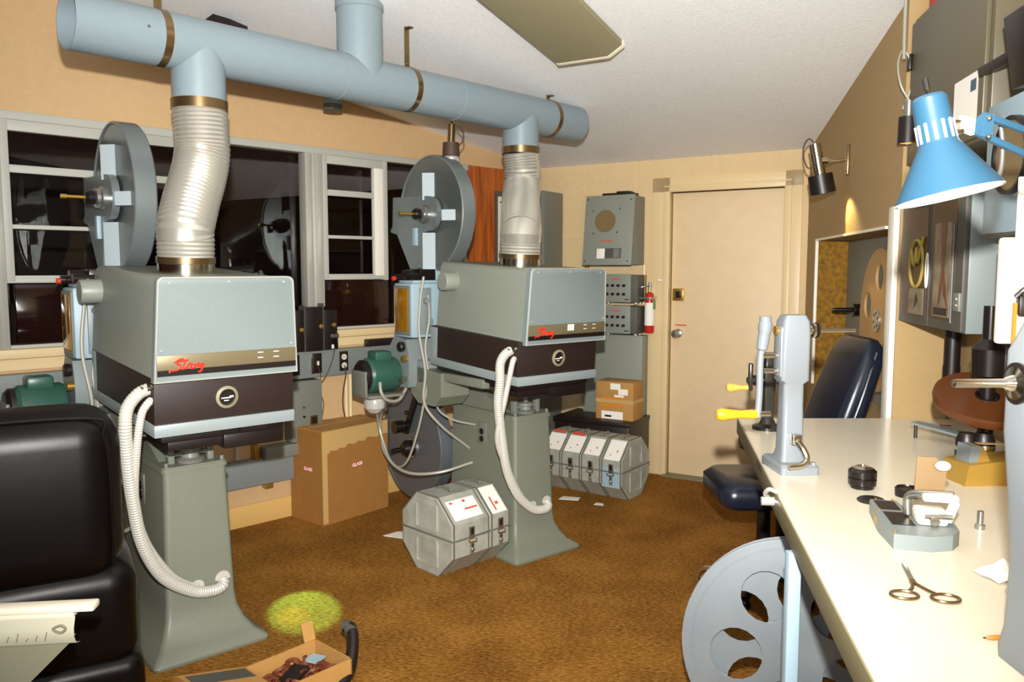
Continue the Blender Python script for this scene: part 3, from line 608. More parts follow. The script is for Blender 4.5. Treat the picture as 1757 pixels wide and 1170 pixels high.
for (pj, tl, c, x, zb, mids) in ((PJL, TLL, (0.212, 0.30), 0.0, -0.235, ((0.55, 0.03), (0.3, 0.012))), (PJR, TLR, (0.215, 0.285), 1.7945, -0.215, ((0.5, 0.0), (0.3, 0.0)))):
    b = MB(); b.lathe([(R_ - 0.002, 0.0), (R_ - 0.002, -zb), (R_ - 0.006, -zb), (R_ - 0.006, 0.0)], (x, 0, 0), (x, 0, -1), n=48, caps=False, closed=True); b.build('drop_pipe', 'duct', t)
    W = Matrix.Translation(pj.location) @ RZ(math.degrees(pj.rotation_euler.z)) @ tl
    q0 = world_local(W @ Vector((c[0], c[1], 0.574))); q1 = world_local(W @ Vector((c[0], c[1], 0.66)))
    top = Vector((x, 0, zb)); d = top - q0
    zf = top.z - 0.0; P = [q0, q1, q1 + (q1 - q0) * 0.55]
    mz = q1.z + (top.z - q1.z) * 0.40
    P += [Vector(((q1.x * 0.62 + top.x * 0.38), (q1.y * 0.62 + top.y * 0.38), q1.z + (top.z - q1.z) * 0.30)), Vector(((q1.x * 0.22 + top.x * 0.78), (q1.y * 0.22 + top.y * 0.78), q1.z + (top.z - q1.z) * 0.48))]
    P += [Vector((top.x + (top.x - q1.x) * 0.04, top.y, q1.z + (top.z - q1.z) * f_)) for f_ in (0.66, 0.84)] + [top + Vector((0, 0, 0.01))]
    N = 150
    def rf(i, N_, a=0): return R_ * (1.0 + 0.02 * (1 if i % 2 else -1))
    MB().tube(resample(smooth_path(P, 40), 0.008), R_, n=44, sm=False, rf=rf).build('flexible_hose', 'flex', t, ang=14)
    band_ring('hose_clamp', (x, 0, zb - 0.005), (0, 0, 1), R_ + 0.002, 0.036, 'bronze', t)
    dn = (q1 - q0).normalized(); b = MB(); band_ring('hose_clamp', tuple(q0 + dn * 0.004), tuple(dn), R_ + 0.003, 0.022, 'bronze', t)
b = MB(); zt = ceil_z(DUCT @ Vector((XM, 0, 0))) - DZ
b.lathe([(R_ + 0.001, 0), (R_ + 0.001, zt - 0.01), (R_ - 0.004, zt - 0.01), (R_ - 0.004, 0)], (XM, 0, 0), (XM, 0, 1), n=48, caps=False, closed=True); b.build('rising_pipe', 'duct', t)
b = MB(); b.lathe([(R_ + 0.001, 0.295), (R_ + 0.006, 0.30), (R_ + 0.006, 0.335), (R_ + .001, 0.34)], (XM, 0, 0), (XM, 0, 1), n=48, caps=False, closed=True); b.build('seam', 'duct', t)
for x in (-0.145, 1.012, 2.02):
    o = band_ring('hanger_band', (x - 0.014, 0, 0), (1, 0, 0), R_ + 0.001, 0.028, 'bronze', t)
    zc = ceil_z(DUCT @ Vector((x, 0, 0))) - DZ
    b = MB(); b.box(x - 0.013, x + 0.013, -0.002, 0.002, R_, zc - 0.003); b.box(x - 0.013, x + 0.013, -0.035, 0.002, zc - 0.012, zc - 0.008); b.cyl((x, -0.004, R_ + 0.02), (x, 0.004, R_ + .02), 0.006, n=8)
    b.build('hanger_strap', 'bronze', o)
# dark vane and small elbow behind the duct
P0 = (-1.40, 3.85); zc = ceil_z(P0)
b = MB(Matrix.Translation((*P0, zc - 0.045)) @ RZ(-20)); b.prism([(-0.075, 0, 0), (0, 0, 0.035), (0.10, 0, 0.0), (0.10, 0, -0.02), (0, 0, -0.01)], (0, 0.12, 0)); tag(b.build('ceiling_bracket', 'black'), 'small black angled bracket on the ceiling just above the left end of the duct', 'bracket')
P1 = (-0.98, 4.45); zc = ceil_z(P1)
t = thing('ceiling_elbow', 'small gray blue pipe elbow behind the rising duct pipe', 'pipe', (P1[0], P1[1], zc - 0.16))
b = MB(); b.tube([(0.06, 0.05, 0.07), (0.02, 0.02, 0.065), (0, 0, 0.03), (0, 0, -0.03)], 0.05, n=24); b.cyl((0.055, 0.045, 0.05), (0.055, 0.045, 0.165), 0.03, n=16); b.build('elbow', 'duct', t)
b = MB(); b.cyl((0, 0, -0.06), (0, 0, -0.03), 0.052, n=24); b.build('collar', 'dark_gray', t)

# fluorescent fixture under the ceiling, switched off
t = thing('ceiling_light', 'long olive fluorescent ceiling fixture, switched off, above the duct', 'ceiling light', (0, 0, 0)); t.matrix_world = DW.copy()
def cz(y): return 2.23 - 0.158 * y
prof = [(1.145, -0.028), (1.165, -0.085), (1.425, -0.085), (1.495, -0.045), (1.495, -0.022), (1.145, -0.022)]
b = MB(); b.loft([[(x, y, cz(y) + z) for x, z in prof] for y in (-1.905, -3.45)]); body = b.build('diffuser', 'khaki', t)
b = MB(); b.loft([[(1.32 + (x - 1.32) * 1.03, y, cz(y) + z * 1.0 - 0.002 * (z < -.04)) for x, z in prof] for y in (-1.885, -1.905)]); b.build('end_cap', 'khaki_edge', t)
b = MB(); b.loft([[(x, y, cz(y) + z) for x, z in ((1.2, -0.022), (1.44, -0.022), (1.44, -0.002), (1.2, -0.002))] for y in (-1.95, -3.40)]); b.build('housing', 'khaki', t)

# ------------------------------------------------------------------ things in front of the door wall
# tall equipment rack in the corner
t = thing('equipment_rack', 'tall narrow gray steel rack in the corner behind the right hose', 'rack'); t.matrix_world = DW.copy()
a = DWi @ Vector((0.230, 5.76, 0)); rx1 = a.x; ry0 = a.y; rx0 = rx1 - 0.15; ry1 = -0.02
b = MB(); b.box(rx0, rx1, ry0, ry1, 0.0, 2.03, 0.004); rack = b.build('cabinet', 'gray', t)
b = MB(); b.box(rx0 + .006, rx1 - .004, ry0 - 0.006, ry0, 0.05, 2.02, 0.002); fp = b.build('front_door', 'gray', t)
b = MB(); b.box(rx0 + .02, rx0 + 0.035, ry0 - 0.02, ry0 - 0.006, 1.0, 1.10, 0.002); b.build('handle', 'chrome', fp)
def reel_shape(b, r, ri, n, th, m=None, hub=0.2, hole=0.24, ring=0.60):
    b.holed(circle(r, 48), [[(ring * r * math.cos(2 * PI * k / n) + hole * r * math.cos(a_), ring * r * math.sin(2 * PI * k / n) + hole * r * math.sin(a_)) for a_ in [2 * PI * j / 18 for j in range(18)]] for k in range(n)], th)
t = thing('tape_deck', 'cream tape deck panel with a reel on the wood panel behind the right hose', 'tape deck'); t.matrix_world = WW.copy()
b = MB(); b.box(-0.48, -0.14, -0.03, -0.014, 1.36, 2.03, 0.003); b.build('case', 'dark_gray', t)
b = MB(); b.box(-0.462, -0.15, -0.036, -0.03, 1.37, 1.99, 0.002); fp = b.build('front_panel', 'table_top', t)
b = MB(); b.box(-0.405, -0.19, -0.039, -0.036, 1.52, 1.88, 0.002); b.build('deck_window', 'black', fp)
b = MB(T(-0.31, -0.0425, 1.755) @ RX(90)); reel_shape(b, 0.095, 0, 5, 0.003); b.cyl((0, 0, 0), (0, 0, 0.012), 0.016, n=14); b.build('tape_reel', 'table_top', fp)
b = MB(); b.box(-0.375, -0.355, -0.042, -0.039, 1.535, 1.60, 0.001); b.build('tape_guide', 'table_top', fp)
for z in (1.42, 1.55, 1.60, 1.95): MB().cyl((-0.44, -0.036, z), (-0.44, -0.039, z), 0.006, n=8).build('panel_screw', 'black', fp)
b = MB(DW); b.box(0.405, 0.43, -0.04, 0, 1.43, 1.50, 0.004); tag(b.build('conduit_clip', 'brass'), 'small brass clip on the wall right of the equipment rack', 'clip')
b = MB(DW); b.tube([(0.47, -0.02, 0.70), (0.52, -0.03, 0.60), (0.50, -0.04, 0.5), (0.43, -0.03, 0.44), (0.41, -0.03, 0.40)], 0.005, n=6); tag(b.build('cable', 'cable'), 'gray cable curling on the wall between rack and gray cabinet', 'cable')
# black low cabinet, gray cabinet, boxes, amplifiers, speaker, extinguisher
b = MB(DW); b.m('black'); b.box(0.36, 0.925, -0.41, -0.03, 0.02, 0.40, 0.006); b.box(0.35, 0.93, -0.42, -0.028, 0.40, 0.43, 0.005)
for x in (0.39, 0.875):
    for y in (-0.38, -0.05): b.box(x - 0.015, x + 0.015, y - 0.015, y + 0.015, 0, 0.03)
tag(b.build('low_cabinet', None), 'low black cabinet against the far wall behind the row of film cases', 'cabinet')
t = thing('wall_cabinet', 'gray green metal cabinet left of the door, carrying the two amplifiers', 'cabinet'); t.matrix_world = DW.copy()
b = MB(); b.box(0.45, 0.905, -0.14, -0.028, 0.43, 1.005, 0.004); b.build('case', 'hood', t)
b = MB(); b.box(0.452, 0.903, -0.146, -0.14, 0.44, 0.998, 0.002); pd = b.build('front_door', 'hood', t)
b = MB(); b.sphere((0.50, -0.147, 0.74), 0.006); b.build('screw', 'chrome', pd)
def amp(z, label):
    t = thing('amplifier', label, 'amplifier', group='amplifiers stacked by the door'); t.matrix_world = DW @ T(0, 0.05, z)
    b = MB(); b.box(0.62, 0.875, -0.22, -0.03, 0.012, 0.205, 0.004); b.build('case', 'dark_gray', t)
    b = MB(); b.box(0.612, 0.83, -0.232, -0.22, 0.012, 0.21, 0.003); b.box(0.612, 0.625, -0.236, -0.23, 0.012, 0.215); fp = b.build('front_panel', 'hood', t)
    for zz in (0.07, 0.13):
        for k in range(4):
            b = MB(); b.cyl((0.655 + k * 0.042, -0.232, zz), (0.655 + k * 0.042, -0.25, zz), 0.011, 0.009, n=14); b.build('knob', 'black', t)
    b = MB(); b.m('red_ink'); b.box(0.685, 0.755, -0.2335, -0.232, 0.17, 0.178); b.m('black'); b.box(0.785, 0.82, -0.2335, -0.232, 0.03, 0.036); b.build('panel_lettering', None, fp)
    for x in (0.64, 0.85):
        b = MB(); b.cyl((x, -0.18, 0), (x, -0.18, 0.014), 0.014, n=12); b.cyl((x, -0.10, 0), (x, -0.10, 0.014), 0.014, n=12); b.build('feet', 'alu', t)
amp(1.005, 'gray amplifier with black knobs standing on the gray cabinet, lower of the two')
amp(1.225, 'gray amplifier with black knobs on top of another amplifier, under the wall speaker')
t = thing('fire_extinguisher', 'small red fire extinguisher with white label beside the amplifiers', 'fire extinguisher', wpt(DW, 0.935, -0.10, 1.0)); t.location = wpt(DW, 0.925, -0.06, 1.02)
b = MB(); b.m('red_ext'); b.lathe([(0, 0.0), (0.030, 0.002), (0.034, 0.012), (0.034, 0.245), (0.026, 0.275), (0.012, 0.29), (0, 0.29)], n=28); b.build('cylinder', None, t)
b = MB(); b.m('paper'); b.lathe([(0.0345, 0.055), (0.0352, 0.06), (0.0352, 0.21), (0.0345, 0.215)], n=28, caps=False); b.m('green_label'); b.box(0.012, 0.036, -0.03, 0.0, 0.17, 0.235, 0.003); b.build('label', None, t)
b = MB(); b.m('gold_paint'); b.cyl((0, 0, 0.285), (0, 0, 0.32), 0.012, n=14); b.m('steel'); b.box(-0.01, 0.065, -0.006, 0.006, 0.325, 0.333, 0.002, M=RY(-12)); b.box(-0.01, 0.075, -0.006, 0.006, 0.375, 0.383, 0.002, M=RY(10)); b.cyl((0, 0, 0.32), (0, 0, 0.36), 0.009, n=10); b.build('valve', None, t)
b = MB(DW); b.box(0.88, 0.96, -0.14, -0.0, 1.26, 1.275, 0.002); b.box(0.90, 0.93, -0.03, -0.0, 1.2, 1.36, 0.002); tag(b.build('extinguisher_hook', 'steel'), 'small metal hook holding the red fire extinguisher on the wall', 'hook')
t = thing('wall_speaker', 'gray sloping loudspeaker with round grille on the far wall left of the door', 'speaker'); t.matrix_world = DW.copy()
b = MB(); sx0, sx1 = 0.50, 0.86
side = [(-0.016, 1.975), (-0.20, 1.975), (-0.14, 1.50), (-0.016, 1.50)]
b.loft([[(x, y, z) for y, z in side] for x in (sx0, sx1)]); case = b.build('case', 'gray', t)
fM = Matrix.Translation((0, -0.20, 1.975)) @ RX(-7.2)   # front plane, z down along the slope
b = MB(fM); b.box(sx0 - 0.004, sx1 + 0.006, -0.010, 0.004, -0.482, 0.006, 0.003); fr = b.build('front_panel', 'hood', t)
b = MB(fM); b.m('cabinet_brown'); b.cyl((0.655, -0.010, -0.175), (0.655, -0.0125, -0.175), 0.078, n=36)
for k in range(5): b.lathe([(0.014 + k * .014, 0), (0.018 + k * .014, 0), (0.018 + k * .014, 0.0015), (0.014 + k * .014, 0.0015)], (0.655, -0.0125, -0.175), (0.655, -1, -0.175), n=30, caps=False, closed=True)
b.build('grille', None, fr)
b = MB(fM); b.m('dark_gray'); b.box(0.60, 0.79, -0.013, -0.010, -0.435, -0.365, 0.001); b.m('white'); b.box(0.605, 0.668, -0.0145, -0.012, -0.437, -0.367, 0.001); b.m('gray'); b.box(0.735, 0.775, -0.0145, -0.012, -0.43, -0.37); b.build('control_window', None, fr)
b = MB(fM); b.m('red_ink'); b.box(0.635, 0.715, -0.0115, -0.010, -0.318, -0.310); b.m('black')
for x, z in ((0.56, -0.10), (0.76, -0.09), (0.57, -0.26), (0.75, -0.255), (0.515, -0.02), (0.84, -0.03), (0.515, -0.455), (0.84, -0.455)): b.cyl((x, -0.010, z), (x, -0.012, z), 0.005, n=8)
b.build('front_lettering', None, fr)
b = MB(DW); b.box(0.60, 0.83, -0.17, -0.05, 1.976, 2.0, 0.006); b.box(0.70, 0.80, -0.15, -0.06, 2.0, 2.012, 0.004); tag(b.build('black_box', 'black'), 'flat black box lying on top of the sloping wall speaker', 'box')
b = MB(DW); b.cyl((0.868, -0.03, 1.50), (0.868, -0.03, 1.22), 0.009, n=8); tag(b.build('conduit_pipe', 'trim'), 'thin cream conduit on the wall below the speaker', 'conduit')
# cardboard boxes on the low cabinet
def small_box(z0, z1, label, top):
    t = thing('cardboard_box', label, 'box', group='small cartons on the low black cabinet'); t.matrix_world = DW @ T(0.785, -0.245, z0) @ RZ(0)
    h = z1 - z0
    b = MB(); b.m('card_light'); b.box(-0.14, 0.14, -0.09, 0.09, 0, h, 0.003); b.build('carton', None, t)
    b = MB(); b.m('paper')
    if top:
        b.box(-0.03, 0.045, -0.0925, -0.09, h * 0.6, h * 0.92); b.box(0.03, 0.10, -0.093, -0.09, h * 0.35, h * 0.65); b.box(-0.0, 0.07, -0.0925, -0.09, h * 0.22, h * 0.33)
        b.m('orange'); b.box(-0.09, 0.07, -0.0922, -0.09, h * 0.08, h * 0.20)
    else:
        b.box(-0.095, 0.065, -0.0925, -0.09, h * 0.04, h * 0.45); b.m('black'); b.box(-0.07, -0.02, -0.093, -0.0925, h * .14, h * .24); b.m('orange'); b.box(-0.10, 0.07, -0.0922, -0.09, h * 0.70, h * 0.84)
    b.build('label', None, t)
    b = MB(); b.m('tape'); b.box(-0.1405, 0.1405, -0.0915, 0.0905, h - 0.012 if not top else 0.0, h + 0.0006 if not top else 0.012); b.build('packing_tape', None, t)
small_box(0.43, 0.56, 'small tan carton with a large white label on the low black cabinet', False)
small_box(0.561, 0.695, 'small tan carton with white stickers stacked on another carton', True)

# ------------------------------------------------------------------ film shipping cases, carton, floor things
def film_case(F, x0, x1, D, label, group, labelcol, hasp_patch=False, seam=True, band=None, label_z=(0.0, 1.0)):
    """octagonal case, axis along local x, standing on its flat; local y- side carries hasps"""
    t = thing('film_case', label, 'film case', group=group); t.matrix_world = F @ T(x0, 0, 0)
    L = x1 - x0; s = D / (1 + math.sqrt(2)); h = s / 2
    oc = [(-h, 0), (h, 0), (D / 2, D / 2 - h), (D / 2, D / 2 + h), (h, D), (-h, D), (-D / 2, D / 2 + h), (-D / 2, D / 2 - h)]
    def ring(x, k): return [(x, y * k, D / 2 + (z - D / 2) * k) for y, z in oc]
    b = MB(); e = 0.006
    b.loft([ring(0, 1 - 0.03), ring(e, 1), ring(L - e, 1), ring(L, 1 - 0.03)]); body = b.build('shell', 'can', t, ang=20)
    b = MB()
    for x in (0.003, L - 0.011): b.loft([ring(x, 1.012), ring(x + 0.008, 1.012)])
    b.build('rim', 'can_dark', body)
    b = MB(); zs = D / 2 + 0.005
    b.box(-0.003, L + 0.003, -D / 2 - 0.004, D / 2 + 0.004, zs - 0.006, zs + 0.004, 0.002); b.build('lid_seam', 'can_dark', body)
    for x, sg in ((0.0, -1), (L, 1)):
        for z0, z1 in ((0.11 * D, 0.46 * D), (0.56 * D, 0.90 * D)):
            o = rrect(-0.22 * D, 0.20 * D, z0, z1, 0.03 * D, 0); i_ = rrect(-0.20 * D, 0.18 * D, z0 + .02 * D, z1 - .02 * D, 0.02 * D, 0)
            M0 = [(x + sg * 0.0005, p[0], p[1]) for p in o]; M1 = [(x + sg * 0.007, p[0] * .98, p[1]) for p in o]; M2 = [(x + sg * 0.007, p[0], p[1]) for p in i_]; M3 = [(x + sg * 0.0005, p[0], p[1]) for p in i_]
            b = MB(); b.loft([M0, M1, M2, M3], False, False); b.build('embossed_panel', 'can', body)
    # carrying handle on top
    b = MB(); b.tube([(L / 2, -0.045, D + 0.002), (L / 2, -0.04, D + 0.012), (L / 2, 0, D + 0.014), (L / 2, 0.04, D + 0.012), (L / 2, 0.045, D + 0.002)], 0.006, n=8); b.box(L / 2 - .014, L / 2 + .014, -0.055, -0.038, D, D + 0.006); b.box(L / 2 - .014, L / 2 + .014, 0.038, 0.055, D, D + 0.006); b.build('handle', 'can_dark', t)
    # hasp on the front face
    b = MB(); yf = -D / 2
    b.m('steel'); b.box(L / 2 - 0.018, L / 2 + 0.018, yf - 0.006, yf, zs - 0.012, zs + 0.05, 0.003); b.m('black'); b.box(L / 2 - 0.008, L / 2 + 0.008, yf - 0.008, yf - .005, zs + 0.012, zs + 0.042, 0.002); b.m('chrome'); b.tube([(L / 2 - 0.022, yf - 0.008, zs - 0.01), (L / 2 - 0.02, yf - 0.016, zs - 0.02), (L / 2 + 0.02, yf - 0.016, zs - 0.02), (L / 2 + 0.022, yf - 0.008, zs - 0.01)], 0.004, n=6)
    b.build('hasp', None, t)
    b = MB(); b.m('can_dark'); b.box(L / 2 - 0.012, L / 2 + 0.012, yf - 0.006, yf, zs - 0.085, zs - 0.025, 0.003); b.m('chrome'); b.sphere((L / 2, yf - .008, zs - 0.06), 0.010, n=10, m=8); b.m('black'); b.sphere((L / 2, yf - 0.008, zs - 0.04), 0.007, n=10, m=8); b.build('latch', None, t)
    # paper label on the upper sloping face
    th = math.radians(45); 
    def slope(u, v, d=0.0012): return (u, -h - (D / 2 - h) * (1 - v) - d * math.sin(th), D - (D / 2 - h) * (1 - v) + d * math.cos(th))
    b = MB(); b.m('paper'); u0, u1 = (0.12, 0.88) if not band else (0.08, 0.92); u0, u1 = u0 * L, u1 * L; v0, v1 = label_z
    b.quad([slope(u0, v0), slope(u1, v0), slope(u1, v1), slope(u0, v1)]); lab = b.build('paper_label', None, t)
    if band == 'red':
        b = MB(); b.quad([slope(u0 + .01, 0.93 , .002), slope(u1 - .02, 0.93, .002), slope(u1 - .02, 1.06, .002), slope(u0 + .01, 1.06, .002)]); b.build('red_strip', 'red_ink', lab)
    b = MB(); b.m('red_ink')
    dv = (v1 - v0)
    for a0, a1, c0, c1 in labelcol: b.quad([slope(u0 + (u1 - u0) * a0, v0 + dv * c0, .002), slope(u0 + (u1 - u0) * a1, v0 + dv * c0, .002), slope(u0 + (u1 - u0) * a1, v0 + dv * c1, .002), slope(u0 + (u1 - u0) * a0, v0 + dv * c1, .002)])
    b.build('label_printing', None, lab)
    if hasp_patch:
        b = MB(); b.box(0.006, L - 0.01, yf - 0.002, yf, zs - 0.10, zs + 0.03); b.build('pale_patch', 'ltblue', body)
    return t
FC = frm((-0.413, 3.757, 0), 45.3)
film_case(FC, 0.0, 0.235, 0.385, 'wide gray octagonal film case on the carpet in front of the projector pedestal', 'front pair of film cases', [(0.5, 0.95, 0.42, 0.50), (0.1, 0.2, 0.82, 0.92), (0.55, 0.65, 0.8, 0.92)], label_z=(0.12, 0.80))
film_case(FC, 0.245, 0.375, 0.385, 'narrow gray octagonal film case pushed against the wide one before the pedestal', 'front pair of film cases', [(0.3, 0.4, 0.1, 0.6), (0.5, 0.7, 0.3, 0.4)], label_z=(0.02, 0.98))
FR = frm((0.800, 5.030, 0), -36)
names = ['gray octagonal film case with a red strip, at the pedestal end of the row', 'gray octagonal film case with a red strip, second in the row from the pedestal', 'shiny gray octagonal film case with plain white label, third in the row from the pedestal', 'gray octagonal film case nearest the door in the row of four, end panel showing']
for k in range(4):
    x0 = -0.600 + k * 0.150
    film_case(FR, x0, x0 + 0.146, 0.385, names[k], 'row of four film cases', [(0.3, 0.36, 0.2, 0.28), (0.62, 0.7, 0.4, 0.5)], hasp_patch=(k == 3), band='red' if k < 2 else None, label_z=(0.1, 0.9) if k < 3 else (0.0, 0.95))
b = MB(T(0.36, 4.98, 0.0)); b.prism([(-0.06, 0, 0.004), (0.06, -0.03, 0.004), (0.08, 0.03, 0.004), (-0.03, 0.06, 0.004)], (0, 0, 0.004)); tag(b.build('paper_scrap', 'paper'), 'pale scrap of paper on the carpet under the row of film cases', 'paper')
b = MB(T(0.54, 4.86, 0.0)); b.prism([(-0.03, 0, 0.004), (0.03, -0.02, 0.004), (0.03, 0.02, 0.004), (-0.01, 0.04, 0.004)], (0, 0, 0.003)); tag(b.build('paper_scrap', 'paper'), 'tiny paper scrap before the third case of the row', 'paper')
b = MB(T(-0.62, 4.28, 0.0)); b.prism([(-0.09, 0.0, 0.003), (0.06, -0.06, 0.003), (0.08, 0.05, 0.003), (-0.02, 0.07, 0.003)], (0, 0, 0.003)); tag(b.build('paper_sheet', 'paper'), 'white paper on the carpet left of the front film cases', 'paper')
# tall cardboard carton
import_corner = (-1.08, 4.452)
t = thing('cardboard_carton', 'tall brown cardboard carton on the carpet between the projectors', 'carton', (-1.08, 4.452, 0), 51.5)
cx_, cy_ = 0.50, 0.30; ch = 0.545
b = MB(); b.M = Matrix(); b.loft([[(0, 0, 0), (cx_, 0, 0), (cx_, cy_, 0), (0, cy_, 0)], [(0, 0, ch), (cx_, 0, ch), (cx_, cy_, ch), (0, cy_, ch)]]); body = b.build('carton', 'card', t)
t.rotation_euler.z = math.radians(51.5)
b = MB(); b.m('card_light'); b.box(-0.004, cx_ + .004, -0.004, cy_ / 2 - .002, ch, ch + 0.005); b.box(-0.004, cx_ + .004, cy_ / 2 + .002, cy_ + .004, ch, ch + 0.006); b.build('top_flap', None, t)
b = MB(); b.m('tape'); b.box(-0.0015, 0.035, -0.0015, 0.0, 0.01, ch); pts = [(0, ch), (cx_, ch)]
ragged = [(0.035, 0.50), (0.06, 0.545), (0.10, 0.535), (0.13, 0.56), (0.16, 0.545), (0.19, 0.59), (0.23, 0.57), (0.27, 0.60), (0.31, 0.58), (0.34, 0.63), (0.38, 0.61), (0.41, 0.60), (0.45, 0.63), (0.5, 0.62)]
ragged = [(x, 0.41 + (z - 0.5) * 0.45) for x, z in ragged]
b.prism([(0.0, -0.002, ch), (0.0, -0.002, 0.34)] + [(x, -0.002, z) for x, z in ragged] + [(cx_, -0.002, ch)], (0, 0.0018, 0)); b.build('torn_tape', None, t)
def sticker(M, nm):
    b = MB(M); b.m('red_ink'); b.box(-0.036, 0.036, -0.014, 0.014, 0, 0.0012); o = b.build('sticker', None, t); text('GLASS', 0.027, M @ T(0, 0, 0.0016), 'paper', 'sticker_lettering', o, depth=0.0003, bold=0.0008)
sticker(T(0.255, -0.0005, 0.315) @ RX(90) @ RZ(3), 0); sticker(T(-0.0005, 0.13, 0.315) @ RZ(-90) @ RX(90), 1)
# open tan carton with film scraps, black tube beside it
t = thing('scrap_carton', 'open tan cardboard box holding brown film scraps at the foot of the left pedestal', 'box', (-0.735, 2.63, 0), 48)
t.scale = (0.92, 0.92, 0.92)
b = MB(); b.m('card_light'); w2, d2, hh, th = 0.155, 0.12, 0.13, 0.006
def walls(b):
    b.box(-w2, w2, -d2, -d2 + th, 0, hh, 0); b.box(-w2, w2, d2 - th, d2, 0, hh, 0); b.box(-w2, -w2 + th, -d2, d2, 0, hh, 0); b.box(w2 - th, w2, -d2, d2, 0, hh, 0); b.box(-w2, w2, -d2, d2, 0, 0.006, 0)
walls(b); b.build('carton', None, t)
b = MB(); b.m('card_light'); o = b.M; b.M = T(-w2, 0, hh) @ RY(14); b.box(-0.26, 0.0, -0.10, 0.12, -0.004, 0.004); b.m('dark_gray'); b.box(-0.24, -0.01, 0.02, 0.10, 0.004, 0.006); b.m('card'); b.box(-0.27, -0.26, -0.10, 0.12, -0.03, 0.006); b.build('open_flap', None, t)
b = MB(); b.m('card_light'); b.M = T(w2 - 0.02, d2, hh) @ RX(-20); b.box(-0.03, 0.02, -0.004, 0.004, 0.0, 0.075); b.build('raised_flap', None, t)
b = MB(); b.m('rust')
for k in range(26):
    x, y = random.uniform(-0.115, 0.10), random.uniform(-0.08, 0.08)
    b.M = T(x, y, 0.085) @ RZ(random.uniform(0, 180)) @ RX(random.uniform(30, 150)); b.lathe([(0.028, 0), (0.030, 0.012), (0.026, 0.012), (0.024, 0)], n=14, caps=False, closed=True)
b.M = Matrix(); b.box(-0.145, 0.145, -0.11, 0.11, 0.006, 0.07); sc = b.build('film_scraps', None, t); sc['kind'] = 'stuff'
b = MB(); b.m('black'); b.M = T(-0.02, -0.04, 0.085) @ RZ(30); b.prism([(-0.07, 0, 0.012), (0.06, -0.02, 0.02), (0.05, 0.05, 0.03), (-0.05, 0.06, 0.02)], (0, 0, 0.004)); b.build('dark_scrap', None, t)
b = MB(); b.m('ltblue'); b.M = T(0.09, 0.03, 0.10); b.box(-0.03, 0.03, -0.03, 0.03, 0, 0.006, M=RZ(20)); b.build('pale_scrap', None, t)
b = MB(); b.m('black'); b.tube([(-0.615, 2.835, 0.155), (-0.59, 2.815, 0.155), (-0.575, 2.76, 0.115), (-0.575, 2.68, 0.06), (-0.60, 2.60, 0.03)], 0.022, n=16); b.m('dark_gray'); b.tube([(-0.618, 2.838, 0.155), (-0.60, 2.826, 0.157), (-0.585, 2.80, 0.148)], 0.0235, n=16); tag(b.build('rubber_hose', None), 'short curved black rubber hose beside the open tan box', 'hose')

# ------------------------------------------------------------------ black vinyl armchair and printed sheets, lower left
t = thing('vinyl_chair', 'large black vinyl armchair seen from behind in the lower left', 'chair', (-1.515, 2.20, 0), 30)
def slab(x0, x1, y0, y1, z0, z1, r, n=7):
    b = MB(); b.box(x0, x1, y0, y1, z0, z1, r, 6); return b
b = slab(-0.62, 0.37, -0.12, 0.12, 0.54, 1.075, 0.115); back = b.build('backrest', 'vinyl', t, ang=60)
b = MB(); b.tube([(0.335, -0.092, 0.60), (0.338, -0.095, 0.82), (0.325, -0.092, 0.98), (0.27, -0.09, 1.045), (-0.3, -0.09, 1.045)], 0.006, n=8); b.build('piping', 'vinyl', back)
b = slab(-0.62, 0.40, -0.10, 0.62, 0.27, 0.60, 0.08); b.build('seat', 'vinyl', t, ang=60)
b = slab(-0.62, 0.41, -0.10, 0.58, 0.02, 0.31, 0.05); b.build('skirt', 'vinyl', t, ang=60)
for x, z in ((0.10, 0.50), (0.14, 0.42)): MB().sphere((x, -0.101, z), 0.008, n=10, m=8).build('upholstery_nail', 'steel', t)
t = thing('magazine_holder', 'pale tapered paper holder with printed pictures under its white rim, lower left corner', 'magazine holder', (-1.05, 1.74, -0.0), 7)
b = MB(); b.box(-0.45, 0.105, -0.02, 0.02, 0.7, 0.717, 0.005); b.box(-0.45, 0.06, -0.014, 0.03, 0.687, 0.702, 0.003); b.build('rim', 'table_top', t)
b = MB(); prof = [(-0.012, 0.689), (-0.022, 0.665), (-0.022, 0.645), (-0.012, 0.627), (0.01, 0.62)]
pt = [[(x, y, z) for y, z in prof] for x in (-0.45, 0.062)]
R0 = [[b.v(p) for p in l] for l in pt]
for k in range(len(prof) - 1): b.f([R0[0][k], R0[0][k + 1], R0[1][k + 1], R0[1][k]])
sheet = b.build('printed_sheet', 'sheet_cream', t)
MB().tube([(0.02, -0.0235, 0.668), (0.035, -0.0225, 0.673), (0.045, -0.0225, 0.665), (0.035, -0.0235, 0.657), (0.022, -0.0235, 0.662)], 0.003, n=6, closed=True).build('printed_ring', 'gray_print', sheet)
for k in range(9): MB().tube([(-0.16 + k * 0.02, -0.0225, 0.64), (-0.155 + k * 0.02, -0.0228, 0.647 + 0.006 * (k % 3))], 0.0012, n=5, sm=False).build('printed_line', 'gray_print', sheet)
MB().tube([(-0.19, -0.022, 0.68), (-0.195, -0.0235, 0.665), (-0.21, -0.0235, 0.645), (-0.235, -0.018, 0.63)], 0.006, n=6).build('printed_band', 'gray_print', sheet)
MB().tube([(-0.30, -0.0235, 0.665), (-0.26, -0.0235, 0.672), (-0.235, -0.0235, 0.655), (-0.26, -0.0235, 0.64), (-0.30, -0.0235, 0.645)], 0.003, n=6, closed=True).build('printed_ring', 'gray_print', sheet)
